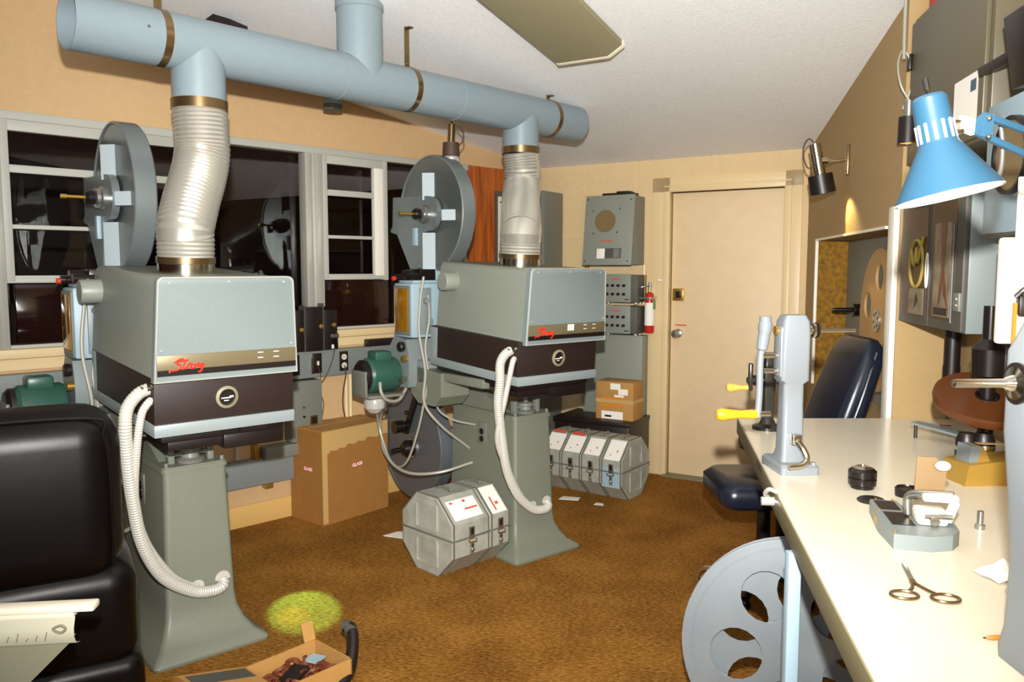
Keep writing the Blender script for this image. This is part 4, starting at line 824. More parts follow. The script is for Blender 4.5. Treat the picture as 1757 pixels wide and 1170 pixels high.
b = MB(); b.loft([[(-0.45, -0.01, 0.625), (0.045, -0.01, 0.625), (0.04, 0.04, 0.625), (-0.45, 0.04, 0.625)], [(-0.45, 0.02, 0.42), (-0.16, 0.02, 0.42), (-0.16, 0.05, 0.42), (-0.45, 0.05, 0.42)]]); b.build('body', 'sheet_gray', t)
b = MB(); b.cyl((-0.33, 0.035, 0.0), (-0.33, 0.035, 0.43), 0.014); b.cyl((-0.33, 0.035, 0.0), (-0.33, 0.035, 0.02), 0.14); b.build('stand', 'dark_gray', t)

# ------------------------------------------------------------------ the work bench
TZ = 0.87; E = Vector
TT = thing('work_bench', 'long cream laminate work bench along the right wall', 'bench')
tp = [(0.914, RY0 - 0.008), (0.26, -0.35), (1.10, -0.35), (1.795, RY0 - 0.008)]
b = MB(); b.m('table_top'); b.loft([[(x, y, TZ - 0.058) for x, y in tp], [(x, y, TZ - 0.004) for x, y in tp], [(x + (0.003 if i < 2 else -0.003), y + (-0.003 if i in (0, 3) else 0.003), TZ) for i, (x, y) in enumerate(tp)]]); top = b.build('bench_top', None, TT)
ed = (Vector((0.26, -0.35, 0)) - Vector((0.914, RY0 - .008, 0))); el = ed.length; ea = math.degrees(math.atan2(ed.y, ed.x))
b = MB(Matrix.Translation((0.914, RY0 - 0.008, 0)) @ RZ(ea)); b.box(0.0, el, -0.004, 0.0, TZ - 0.06, TZ - 0.003, 0.001); b.build('edge_band', 'table_edge', TT)
BE = Matrix.Translation((0.914, RY0 - 0.008, TZ)) @ RZ(ea)                    # bench edge frame: x toward camera along the left edge, y+ over the bench... 
def be(px_, inward, z=0): return BE @ Vector((px_, inward, z))
b = MB(); b.box(0.645, 0.675, 1.80, 1.83, 0, TZ - 0.06, 0.003); b.build('leg', 'ltblue', TT)
b = MB(); b.box(1.25, 1.28, RY0 - 0.09, RY0 - 0.06, 0, TZ - 0.06, 0.003); b.build('leg', 'ltblue', TT)
b = MB(); b.box(1.45, 1.48, 1.90, 1.93, 0, TZ - 0.06, 0.003); b.build('leg', 'ltblue', TT)
b = MB(); b.prism([(1.20, 0.3, TZ - .06), (1.62, 2.9, TZ - .06), (1.62, 2.9, 0), (1.2, 0.3, 0)], (0.02, 0, 0)); b.build('back_panel', 'cabinet_brown', TT)

def add_edge(name, m, pts): pass
# manual film rewinder on the bench edge
def rewinder(loc, rotz, h, wd, m, label, crank_big=True):
    t = thing('film_rewinder', label, 'rewinder', loc, rotz, 'film rewinders on the bench'); k = h / 0.465
    b = MB()
    b.loft([rrect(-0.055, 0.06, -0.085, 0.085, 0.012, 0), rrect(-0.055, 0.06, -0.085, 0.085, 0.012, 0.022), rrect(-0.05, 0.052, -0.075, 0.075, 0.012, 0.03)])
    for sx, sy in ((0.045, -0.07), (0.045, 0.07)): b.cyl((sx, sy, 0.022), (sx, sy, 0.036), 0.008, n=8)
    base = b.build('base', m, t)
    b = MB(); w2 = wd / 2
    ringsz = [(0.026, 1.1, 0.045), (0.06, 0.92, 0.032), (0.20, 0.86, 0.028), (h * 0.56, 0.86, 0.028), (h * 0.585, 1.18, 0.036), (h * 0.88, 1.18, 0.038), (h * 0.96, 1.1, 0.036), (h, 0.85, 0.03)]
    b.loft([rrect(-w2 * kx, w2 * kx, -dy, dy, 0.012, z) for z, kx, dy in ringsz]); b.box(-w2 * 0.98 - 0.012, -w2 * 0.9, -0.03, 0.03, h * 0.60, h * 0.93, 0.008); b.build('post', m, t, ang=45)
    sz = h * 0.90; b = MB(); b.m('chrome'); b.lathe([(0.014, 0), (0.014, 0.016), (0.022, 0.018), (0.022, 0.026), (0.010, 0.028), (0.007, 0.04), (0.006, 0.15), (0.0, 0.152)], (w2 * 1.1, 0, sz), (w2 * 1.1 + 1, 0, sz), n=18); b.m('black'); b.lathe([(0.014, 0.028), (0.024, 0.029), (0.024, 0.035), (0.012, 0.036)], (w2 * 1.1, 0, sz), (w2 * 1.1 + 1, 0, sz), n=18); b.build('spindle', None, t)
    b = MB(); b.m('brass'); b.cyl((-w2 * 1.2, 0, sz), (-w2 * 1.2 - 0.012, 0, sz), 0.014, n=14); b.build('bearing_cap', None, t)
    cz_ = h * 0.74; b = MB(); b.m('chrome'); b.cyl((-w2, 0, cz_), (-w2 - 0.055, 0, cz_), 0.010, n=12); b.cyl((-w2, 0.0, h * 0.64), (-w2 - 0.05, 0, h * 0.64), 0.008, n=12); b.build('crank_shaft', None, t)
    xc = -w2 - 0.06
    b = MB(); b.tube([(xc + .012, 0, h * 0.99), (xc + 0.012, 0, h * 0.92), (xc + 0.005, 0, h * 0.80), (xc, 0, h * 0.70), (xc, 0, h * 0.5), (xc - 0.003, 0, h * 0.34)], 0.011, n=12, rf=lambda i, N: (0.020 if 0.1 < i / N < 0.25 else 0.017 if i / N < 0.36 else 0.016 if i / N < .45 else 0.010)); cr = b.build('crank_arm', m, t)
    zz = h * 0.36; b = MB(); b.m('handle'); b.lathe([(0, 0), (0.013, 0.001), (0.014, 0.02), (0.012, 0.05), (0.016, 0.085), (0.019, 0.108), (0.014, 0.122), (0, 0.125)], (xc - 0.006, 0, zz), (xc - 1, 0, zz), n=20); b.m('chrome'); b.cyl((xc - 0.008, 0, zz), (xc + 0.035, 0, zz), 0.009, n=12); b.build('crank_handle', None, cr)
    b = MB(); b.m('chrome'); b.tube([(0.0, -0.06, 0.095), (0.012, -0.075, 0.075), (0.018, -0.085, 0.05), (0.0, -0.095, 0.034), (-0.04, -0.10, 0.03)], 0.009, n=10); b.box(-0.014, 0.014, -0.06, -0.035, 0.085, 0.115, 0.003); b.build('brake_lever', None, t)
    return t
rewinder((0.835, 2.36, TZ), 3, 0.465, 0.072, 'rewind_gray', 'gray hand rewinder with yellow crank handle clamped on the near left bench edge')
# smaller dark rewinder behind it
t = thing('film_rewinder', 'smaller black hand rewinder with pale crank handle at the far corner of the bench', 'rewinder', (0.962, 2.96, TZ), 0, 'film rewinders on the bench')
b = MB(); b.lathe([(0, 0), (0.055, 0), (0.055, 0.012), (0.03, 0.022), (0.018, 0.05), (0, 0.05)], n=24); b.build('base', 'rewind_dark', t)
b = MB(); b.loft([rrect(-0.016, 0.016, -0.02, 0.02, 0.006, 0.03), rrect(-0.020, 0.020, -0.024, 0.024, 0.006, 0.14), rrect(-0.022, 0.022, -0.026, 0.026, 0.006, 0.19), rrect(-0.018, 0.018, -0.022, 0.022, 0.006, 0.27), rrect(-0.012, 0.012, -0.015, 0.015, 0.005, 0.29)]); b.build('post', 'rewind_dark', t)
b = MB(); b.cyl((-0.05, 0, 0.185), (0.05, 0, 0.185), 0.008, n=12); b.cyl((0.035, 0, 0.185), (0.045, 0, 0.185), 0.018, n=16); b.build('crank_shaft', 'steel', t)
b = MB(); b.cyl((-0.055, 0, 0.185), (-0.04, 0, 0.185), 0.02, n=16); b.box(-0.075, -0.06, -0.012, 0.012, 0.145, 0.25, 0.006); b.cyl((-0.08, 0, 0.185), (-0.04, 0, 0.185), 0.012, n=12); ca = b.build('crank_arm', 'rewind_dark', t)
b = MB(); b.m('handle_pale'); b.lathe([(0, 0), (0.010, 0.002), (0.009, 0.03), (0.016, 0.055), (0.018, 0.07), (0.012, 0.082), (0, 0.084)], (-0.075, 0, 0.157), (-1, 0, 0.157), n=18); b.build('crank_handle', None, ca)
b = MB(); b.m('chrome'); b.cyl((0.03, -0.03, 0.03), (0.065, -0.04, 0.035), 0.007, n=10); b.build('clamp_screw', None, t)
# latch hook and a black maker plate on the bench edge
b = MB(); b.m('alu'); b.tube([(0.70, 2.13, TZ - 0.02), (0.685, 2.11, TZ - 0.005), (0.69, 2.09, TZ + 0.012), (0.71, 2.085, TZ + 0.005)], 0.006, n=8); b.cyl((0.715, 2.12, TZ - 0.03), (0.68, 2.125, TZ - 0.03), 0.012, n=10); tag(b.build('clamp_hook', None), 'small brass hook screwed to the bench edge below the gray rewinder', 'hook')
b = MB(BE @ T(0, 0, 0)); b.box(0.70, 0.80, -0.0065, -0.0045, -0.022, -0.004); o = b.build('name_plate', 'black'); tag(o, 'black name plate on the bench edge below the gray rewinder', 'plate')

# lens parts on the bench
t = thing('lens_barrel', 'round black and chrome lens barrel standing on the bench near the rewinder', 'lens', (0.965, 2.15, TZ))
b = MB(); b.m('black_metal'); b.lathe([(0, 0), (0.030, 0), (0.031, 0.008), (0.036, 0.011), (0.037, 0.026), (0.034, 0.029), (0.037, 0.032), (0.037, 0.048), (0.028, 0.056), (0.0, 0.056)], n=36); b.build('barrel', None, t)
b = MB(); b.m('chrome'); b.lathe([(0.012, 0.0562), (0.027, 0.0565), (0.02, 0.060), (0.0, 0.062)], n=30); b.cyl((0, 0, 0.06), (0, 0, 0.068), 0.003, n=8); b.build('cap', None, t)
b = MB(); b.lathe([(0, 0), (0.034, 0), (0.035, 0.004), (0.030, 0.008), (0, 0.006)], n=32); place(tag(b.build('black_disc', 'black'), 'thin flat black disc lying on the bench before the lens barrel', 'disc'), (0.932, 2.02, TZ))
b = MB(); b.lathe([(0, 0), (0.030, 0), (0.031, 0.020), (0.027, 0.024), (0.026, 0.020), (0, 0.020)], n=32); place(tag(b.build('lens_ring', 'black_metal'), 'short black ring on the bench behind the film splicer', 'ring'), (1.05, 2.07, TZ))
# tape splicer
t = thing('film_splicer', 'silver film splicer with open arm on the bench', 'splicer', (0.905, 1.765, TZ), -13)
t.scale = (0.8, 0.8, 0.8)
b = MB(); b.m('gray_blue'); pl = [(-0.085, 0.17), (-0.075, -0.06), (-0.03, -0.135), (0.05, -0.12), (0.10, -0.06), (0.105, 0.02), (0.04, 0.06), (0.01, 0.17)]
pl = [(-0.07, 0.19), (-0.085, -0.0), (-0.075, -0.145), (0.02, -0.15), (0.075, -0.125), (0.105, -0.075), (0.11, -0.02), (0.08, 0.03), (0.02, 0.06), (0.005, 0.19)]
b.prism([(x, y, 0) for x, y in pl], (0, 0, 0.042)); b.build('base', 'rewind_gray', t)
b = MB(); b.m('black'); b.box(-0.062, -0.005, 0.085, 0.175, 0.042, 0.044); b.box(-0.06, 0.0, -0.06, 0.06, 0.042, 0.044); b.build('film_channel', None, t)
b = MB(); b.m('gold_paint'); b.box(-0.0835, -0.079, 0.02, 0.065, 0.010, 0.034, M=RZ(-1)); b.build('maker_plate', None, t)
b = MB(); b.m('brass')
for x, y in ((-0.055, 0.18), (-0.008, 0.18), (-0.066, 0.07), (-0.005, 0.07), (-0.068, -0.13), (0.0, 0.0)): b.cyl((x, y, 0.042), (x, y, 0.049), 0.003, n=8)
b.build('register_pins', None, t)
b = MB(); b.m('white'); b.box(0.005, 0.085, -0.055, 0.015, 0.042, 0.085, 0.01); b.m('steel'); b.tube([(0.0, 0.03, 0.05), (0.0, 0.03, 0.10), (0.03, 0.0, 0.118), (0.10, -0.03, 0.125)], 0.012, n=12); b.m('white'); b.box(0.02, 0.11, -0.05, -0.02, 0.108, 0.128, 0.006); b.cyl((0.085, -0.035, 0.055), (0.10, -0.045, 0.11), 0.013, n=14); b.m('chrome'); b.cyl((0.02, -0.06, 0.07), (0.09, -0.065, 0.075), 0.007, n=10); b.cyl((0.045, -0.058, 0.06), (0.045, -0.07, 0.06), 0.013, n=14); b.build('splice_arm', None, t)
b = MB(); b.m('blade_brown'); b.prism([(0.015, 0.03, 0.118), (0.09, 0.02, 0.118), (0.098, 0.035, 0.185), (0.07, 0.045, 0.215), (0.022, 0.045, 0.215)], (0, 0.004, 0)); b.m('white'); b.sphere((0.085, 0.025, 0.195), 0.016, (1.3, 0.8, 0.9)); b.build('tape_blade', None, t)
# tape dispenser
t = thing('tape_dispenser', 'gold tape dispenser on the bench by the right wall', 'tape dispenser', (1.40, 2.225, TZ), 4)
b = MB(); b.m('gold_paint'); b.loft([[(x, -0.055, z) for x, z in ((-0.15, 0.0), (0.12, 0.0), (0.12, 0.075), (-0.05, 0.068), (-0.14, 0.058))], [(x, 0.055, z) for x, z in ((-0.15, 0.0), (0.12, 0.0), (0.12, 0.075), (-0.05, 0.068), (-0.14, 0.058))]]); b.build('body', None, t)
b = MB(); b.m('gray_blue'); b.prism([(-0.125, -0.03, 0.06), (-0.075, -0.03, 0.064), (-0.09, -0.03, 0.105), (-0.12, -0.03, 0.108)], (0, 0.06, 0)); b.m('gold_paint'); b.prism([(-0.10, -0.034, 0.062), (-0.065, -0.034, 0.064), (-0.088, -0.034, 0.106)], (0, 0.068, 0)); b.build('cutter', None, t)
b = MB(); b.m('tape'); b.lathe([(0.035, -0.01), (0.05, -0.01), (0.05, 0.01), (0.035, 0.01)], (0.06, 0, 0.095), (0.06, 1, 0.095), n=28, caps=False, closed=True); b.box(-0.09, 0.04, -0.01, 0.01, 0.104, 0.1055, M=RY(3)); b.build('tape_roll', None, t)
# scissors
t = thing('scissors', 'steel scissors lying open on the bench near the camera', 'scissors', (0.765, 1.475, TZ + 0.002), 0)
for sg, tip, hn in ((1, (0.026, 0.095), (-0.045, -0.062)), (-1, (0.034, 0.090), (0.022, -0.078))):
    b = MB(); b.m('steel'); z_ = 0.0015 + 0.0015 * sg
    b.prism([(-0.005, -0.004, z_), (0.006, -0.006, z_), (tip[0], tip[1], z_), (tip[0] - 0.008, tip[1] - 0.02, z_)], (0, 0, 0.0018))
    b.m('bronze'); hx, hy = hn; k_ = 0.021
    b.tube([(0, 0.0, 0.003), (hx * 0.30, hy * 0.45, 0.003), (hx * 0.62, hy * 0.72, 0.003)], 0.0032, n=8)
    b.tube([(hx + k_ * 1.15 * math.cos(a_), hy + k_ * 0.9 * math.sin(a_), 0.003) for a_ in [2 * PI * i / 12 for i in range(12)]], 0.003, n=8, closed=True)
    b.build('blade', None, t)
b = MB(); b.cyl((0, 0, 0), (0, 0, 0.007), 0.005, n=12); b.build('pivot_screw', 'bronze', t)
b = MB(); b.lathe([(0, 0), (0.011, 0), (0.011, 0.010), (0.007, 0.012), (0.007, 0.042), (0, 0.043)], n=16); place(tag(b.build('steel_bolt', 'steel'), 'short steel bolt standing upright on the bench right of the splicer', 'bolt'), (1.085, 1.80, TZ))
b = MB()
random.seed(3)
g = [[b.v((x * 0.022, y * 0.016, 0.003 + random.uniform(0, 0.025) * (1 - abs(x) / 3.5))) for x in range(-3, 4)] for y in range(-2, 3)]
for i in range(4):
    for j in range(6): b.f([g[i][j], g[i][j + 1], g[i + 1][j + 1], g[i + 1][j]])
place(tag(b.build('crumpled_paper', 'paper', ang=10), 'crumpled white paper on the bench at the right edge', 'paper'), (0.985, 1.51, TZ), 10)
b = MB(); b.tube([(-0.05, 0, 0.006), (-0.02, -0.004, 0.008), (0.06, -0.01, 0.006)], 0.006, n=8); place(tag(b.build('white_clip', 'alu_paint'), 'pale little rod on the bench before the crumpled paper', 'rod'), (0.965, 1.425, TZ), 0)
t = thing('pencil', 'orange pencil lying on the bench at the foot of the near post', 'pencil', (0.785, 1.245, TZ + 0.004), 4)
b = MB(); b.m('orange'); b.cyl((-0.005, 0, 0), (0.10, 0, 0), 0.004, n=6); b.build('shaft', None, t)
b = MB(); b.m('card_light'); b.cyl((-0.005, 0, 0), (-0.017, 0, 0), 0.004, 0.0015, n=6); b.m('black'); b.cyl((-0.017, 0, 0), (-0.021, 0, 0), 0.0015, 0.0004, n=6); b.build('tip', None, t)
# gray sloping plate
b = MB(); b.m('gray_blue'); b.loft([[(-0.10, 0.10, 0.05), (-0.06, 0.12, 0.05), (0.10, -0.04, 0.025), (0.04, -0.12, 0.025)], [(-0.10, 0.10, 0.058), (-0.06, 0.12, 0.058), (0.10, -0.04, 0.033), (0.04, -0.12, 0.033)]]); b.m('poster_red'); b.box(-0.045, -0.01, 0.025, 0.055, 0.0525, 0.0545, M=RZ(-30)); b.m('black'); b.cyl((-0.08, 0.10, 0), (-0.08, 0.10, 0.052), 0.006, n=8); b.cyl((0.05, -0.09, 0), (0.05, -0.09, 0.03), 0.006, n=8); b.cyl((0.08, -0.04, 0), (0.08, -0.04, 0.03), 0.006, n=8); place(tag(b.build('sloping_plate', None), 'thin gray sloping metal plate on the bench behind the tape dispenser', 'plate'), (1.52, 2.70, TZ), 0)
# black lamp stand with lens barrels and a brown film roll
t = thing('black_stand', 'black stand with upright tube on the bench under the wall case', 'stand', (1.44, 2.39, TZ))
b = MB(); b.lathe([(0, 0), (0.06, 0), (0.06, 0.02), (0.03, 0.03), (0.022, 0.06), (0.022, 0.15), (0.04, 0.152), (0.04, 0.165), (0.022, 0.167), (0.022, 0.26), (0.045, 0.28), (0.048, 0.36), (0.03, 0.38), (0.02, 0.39), (0.02, 0.49), (0, 0.49)], n=28); b.build('column', 'black_metal', t)
b = MB(); b.box(0.02, 0.09, -0.045, 0.045, 0.26, 0.38, 0.01); b.m('white')
for k in range(5):
    b.box(0.06, 0.08, -0.047, -0.045, 0.275 + k * .02, 0.281 + k * .02); 
b.mats = ['black', 'white']; b.build('scale_box', None, t)
for dx in (-0.10, -0.05):
    b = MB(); b.m('black'); b.lathe([(0, 0), (0.03, 0), (0.03, 0.10), (0.022, 0.12), (0, 0.12)], (dx, -0.08, 0.0), (dx, -0.08, 1), n=20); b.m('chrome'); b.lathe([(0.0302, 0.07), (0.031, 0.075), (0.031, 0.08), (0.0302, 0.085)], (dx, -0.08, 0), (dx, -0.08, 1), n=20, caps=False); b.build('lens_tube', None, t)

# foreground rewinder at the right edge of the frame
t = thing('film_rewinder', 'large blue gray rewinder post with silver shaft at the right edge of the frame', 'rewinder', (0.845, 1.14, TZ), 0, 'film rewinders on the bench')
b = MB(); b.loft([rrect(-0.088, 0.10, -0.075, 0.065, 0.02, 0), rrect(-0.09, 0.10, -0.075, 0.065, 0.02, 0.02), rrect(-0.085, 0.085, -0.06, 0.06, 0.02, 0.05), rrect(-0.088, 0.07, -0.05, 0.05, 0.02, 0.16), rrect(-0.10, 0.07, -0.045, 0.045, 0.02, 0.26), rrect(-0.112, 0.07, -0.045, 0.045, 0.02, 0.36), rrect(-0.112, 0.07, -0.045, 0.045, 0.02, 0.48), rrect(-0.09, 0.06, -0.04, 0.04, 0.02, 0.53)]); b.build('post', 'rewind_gray', t)
b = MB(); b.m('chrome'); b.lathe([(0, 0), (0.024, 0), (0.024, 0.008), (0.012, 0.011), (0.009, 0.02), (0.0065, 0.024), (0.0065, 0.095), (0.0, 0.097)], (-0.112, 0, 0.436), (-1, 0, 0.436), n=20); b.m('black'); b.lathe([(0.026, -0.004), (0.030, 0.0), (0.030, 0.004), (0.022, 0.006)], (-0.114, 0, 0.436), (-1, 0, 0.436), n=24); b.build('spindle', None, t)
t = thing('film_roll', 'roll of brown film sitting tilted around the black stand on the bench', 'film roll', (1.44, 2.39, TZ + 0.205), 0)
b = MB(RX(22) @ RY(-6)); b.lathe([(0.034, -0.014), (0.145, -0.014), (0.148, 0), (0.145, 0.014), (0.034, 0.014)], n=56, caps=False, closed=True); b.build('wound_film', 'brown_film', t)
b = MB(RX(22) @ RY(-6)); b.lathe([(0.029, -0.017), (0.034, -0.017), (0.034, 0.017), (0.029, 0.017)], n=28, caps=False, closed=True); b.build('core', 'black', t)

# stool and high backed chair
t = thing('padded_stool', 'navy padded stool pushed under the bench near the door', 'stool', (1.30, 3.74, 0.04), 10)
b = MB(); b.loft([rrect(-0.19 + e, 0.19 - e, -0.19 + e, 0.19 - e, 0.07, z) for e, z in ((0.03, 0.50), (0.006, 0.51), (0.0, 0.535), (0.0, 0.575), (0.01, 0.60), (0.04, 0.615), (0.12, 0.622))]); o = b.build('seat', 'navy', t, ang=70); o.location.z = 0.05; o.scale = (0.92, 0.92, 1)
b = MB(); b.cyl((0, 0, 0.12), (0, 0, 0.555), 0.03); b.build('column', 'black_metal', t)
for k in range(4):
    b = MB(RZ(45 + 90 * k)); b.tube([(0, 0, 0.14), (0.12, 0, 0.09), (0.22, 0, -0.01)], 0.016, n=10); b.sphere((0.22, 0, -0.022), 0.018); b.build('leg', 'black_metal', t)
t = thing('office_chair', 'navy vinyl high backed chair beyond the far end of the bench', 'chair', (1.30, 3.52, 0), 0)
bk = Matrix.Translation((0.045, 0, 0.55)) @ RY(19)
b = MB(bk); b.loft([rrect(-0.05 * k, 0.05 * k, -0.20 * q, 0.20 * q, 0.035 * k, z) for z, k, q in ((0, 0.9, 0.9), (0.06, 1.1, 1.0), (0.35, 1.15, 1.0), (0.56, 1.0, 0.95), (0.63, 0.7, 0.8), (0.655, 0.35, 0.6))]); back = b.build('backrest', 'navy', t, ang=70)
b = MB(bk); b.tube([(0.0, -0.185, 0.06), (0.0, -0.20, 0.2), (0.0, -0.20, 0.40), (0.0, -0.175, 0.60)], 0.008, n=8); b.build('piping', 'navy', back)
b = MB(); b.loft([rrect(-0.40 + e, 0.08 - e, -0.21 + e, 0.21 - e, 0.06, z) for e, z in ((0.02, 0.44), (0, 0.46), (0, 0.52), (0.03, 0.55))]); b.build('seat', 'navy', t, ang=70)
b = MB(); b.cyl((-0.16, 0, 0.08), (-0.16, 0, 0.44), 0.03); b.build('column', 'black_metal', t)
for k in range(5):
    b = MB(T(-0.16, 0, 0) @ RZ(72 * k + 20)); b.tube([(0, 0, 0.12), (0.12, 0, 0.09), (0.24, 0, 0.05)], 0.016, n=10); b.sphere((0.24, 0, 0.025), 0.025); b.build('leg', 'black_metal', t)

# film reels under the bench
def big_reel(t, r, gap, n, hole, ring, m):
    for sg, z in ((-1, -gap / 2 - 0.0015), (1, gap / 2 - 0.0015)):
        b = MB(T(0, 0, z) @ RZ(0 if sg > 0 else 36)); reel_shape(b, r, 0, n, 0.003, hole=hole, ring=ring)
        b.lathe([(r - 0.006, -0.003), (r + 0.002, -0.003), (r + 0.002, 0.006), (r - 0.006, 0.006)], n=60, caps=False, closed=True)
        b.lathe([(r * 0.90, 0.0), (r * 0.905, 0.0045 * sg), (r * 0.92, 0.0045 * sg), (r * 0.925, 0.0)], n=60, caps=False); b.build('flange', m, t)
    b = MB(); b.lathe([(0.012, -gap / 2), (0.058, -gap / 2), (0.058, gap / 2), (0.012, gap / 2)], n=32, caps=False, closed=True); b.build('hub', 'steel', t)
def stand(t, loc, normal, spin=0):
    q = Vector(normal).to_track_quat('Z', 'Y'); t.matrix_world = Matrix.Translation(Vector(loc)) @ q.to_matrix().to_4x4() @ RZ(spin)
t = thing('film_reel', 'large aluminium film reel leaning under the bench edge', 'film reel', group=None)
big_reel(t, 0.33, 0.036, 5, 0.235, 0.52, 'reel_alu'); stand(t, (0.85, 2.30, 0.332), (-0.34, -0.93, 0.12), 47)
t = thing('film_reel', 'small gold hubbed reel standing behind the bench leg', 'film reel')
b = MB(); reel_shape(b, 0.13, 0, 5, 0.003, hole=0.2, ring=0.6); b.build('flange', 'reel_alu', t)
b = MB(); b.m('gold_paint'); b.lathe([(0.128, -0.02), (0.134, -0.02), (0.134, 0.006), (0.128, 0.006)], n=48, caps=False, closed=True); b.lathe([(0.02, 0.003), (0.045, 0.003), (0.045, 0.02), (0.02, 0.02)], n=28, caps=False, closed=True); b.build('rim', None, t); stand(t, (0.80, 1.98, 0.135), (-0.25, -0.95, 0.1), 10)
b = MB(); b.lathe([(0.040, -0.012), (0.054, -0.012), (0.054, 0.012), (0.040, 0.012)], n=28, caps=False, closed=True); b.m('chrome'); o = b.build('metal_ring', 'chrome'); tag(o, 'small chrome ring standing on the carpet left of the large reel', 'ring'); o.matrix_world = Matrix.Translation((0.90, 3.55, 0.055)) @ Vector((-0.4, -0.9, 0.1)).to_track_quat('Z', 'Y').to_matrix().to_4x4()

# ------------------------------------------------------------------ right wall: niche contents, sconces, cabinets, desk lamp
t = thing('film_reel', 'large tan wooden looking film reel in the wall niche behind the navy chair', 'film reel')
b = MB(); N5 = 5; reel_shape(b, 0.345, 0, 5, 0.012, hole=0.19, ring=0.60)
b.build('flange', 'wood_reel', t)
b = MB(); b.m('steel'); b.lathe([(0, 0.012), (0.055, 0.012), (0.055, 0.022), (0, 0.022)], n=32); b.m('black')
for k in range(6): b.cyl((0.035 * math.cos(k * PI / 3), 0.035 * math.sin(k * PI / 3), 0.022), (0.035 * math.cos(k * PI / 3), 0.035 * math.sin(k * PI / 3), 0.0235), 0.008, n=10)
b.build('hub', None, t)
b = MB(); b.m('niche_gray'); b.cyl((0, 0, -0.05), (0, 0, 0), 0.05); b.build('mount', None, t)
t.matrix_world = WA @ T(1.30, 0.115, 1.225) @ RX(90) @ RZ(18)
t = thing('reel_spindle', 'black spindle sticking out of the gray back of the wall niche', 'spindle'); t.matrix_world = WA @ T(0.70, 0, 1.245)
b = MB(); b.lathe([(0, 0), (0.02, 0), (0.035, 0.008), (0.035, 0.022), (0.028, 0.026), (0.035, 0.03), (0.035, 0.042), (0.014, 0.048), (0.011, 0.13), (0.008, 0.15), (0, 0.15)], (0, 0.169, 0), (0, -1, 0), n=24); b.build('shaft', 'black_metal', t)

def sconce(M, label, glow):
    t = thing('wall_spotlight', label, 'wall spotlight', group=None); t.matrix_world = M
    b = MB(); b.box(-0.028, 0.028, -0.012, 0.0, -0.075, 0.075, 0.003); pl = b.build('wall_plate', 'bronze', t)
    b = MB()
    for z in (-0.05, 0.0, 0.05): b.sphere((0, -0.012, z), 0.006, n=8, m=6)
    b.build('screws', 'chrome', pl)
    b = MB(); b.cyl((0, -0.012, 0), (0, -0.11, 0.0), 0.006, n=12); b.cyl((0, -0.10, 0), (0, -0.13, 0), 0.016, n=14); b.build('rod', 'chrome', t)
    ax = Vector((-0.02, 0.05, -0.235)).normalized(); p0 = Vector((-0.005, -0.165, 0.085)); p1 = p0 + ax * 0.155; p2 = p1 + ax * 0.10
    b = MB(); b.cyl(p0, p1, 0.030, n=24); b.build('lamp_tube', 'chrome', t)
    b = MB(); b.lathe([(0.030, 0), (0.060, 0.003), (0.064, 0.098), (0.060, 0.10), (0.056, 0.02), (0.028, 0.018)], p1, p2, n=32, caps=False, closed=True); hd = b.build('lamp_cup', 'black', t)
    b = MB(); b.cyl(p1 + ax * 0.07, p1 + ax * 0.076, 0.05, n=24); b.build('bulb', 'spot_glow', hd)
    b = MB(); b.tube([p0 + Vector((0, 0, -0.0)), p0 + Vector((0.0, -0.03, 0.025)), p0 + Vector((0, -0.055, -0.03)), p0 + Vector((0, -0.03, -0.12)), Vector((0, -0.13, -0.01))], 0.004, n=8); b.build('cord', 'dark_cable', t)
    if glow: lamp('spotlight_bulb', 'SPOT', M @ (p2 + ax * 0.012), 9, (1.0, 0.72, 0.30), M @ Vector((0.12, 0.05, -0.36)), spot_size=math.radians(66), spot_blend=0.7, shadow_soft_size=0.012)
    return t
sconce(WA @ T(1.045, 0, 2.02), 'chrome wall spotlight with black cup throwing a warm glow above the niche', True)
# second one on the return wall, facing down, mostly hidden by the blue lamp
t = thing('wall_spotlight', 'black cup wall spotlight with gray looped cord, glowing orange, left of the blue lamp', 'wall spotlight', (1.505, RY0 - 0.10, 1.945))
b = MB(); b.lathe([(0.0, 0.10), (0.034, 0.10), (0.036, 0.0), (0.032, 0.0), (0.031, 0.08), (0, 0.085)], n=30); b.build('lamp_cup', 'black', t)
b = MB(); b.cyl((0, 0, 0.004), (0, 0, 0.01), 0.030, n=24); b.build('bulb', 'spot_glow', t)
b = MB(); b.cyl((0, 0, 0.10), (0, 0, 0.16), 0.018, n=18); b.cyl((0, 0, 0.13), (0.036, 0.10, 0.13), 0.008, n=10); b.build('lamp_tube', 'steel', t)
b = MB(); b.tube([(0, 0, 0.16), (-0.035, -0.0, 0.22), (-0.038, 0.02, 0.30), (-0.005, 0.05, 0.36), (0.03, 0.05, 0.30), (0.03, 0.05, 0.22), (0.005, 0.06, 0.14)], 0.004, n=8); b.tube([(-0.012, 0.03, 0.32), (-0.005, 0.05, 0.45), (0.0, 0.06, 0.6)], 0.007, n=8); b.build('cord', 'cable', t)
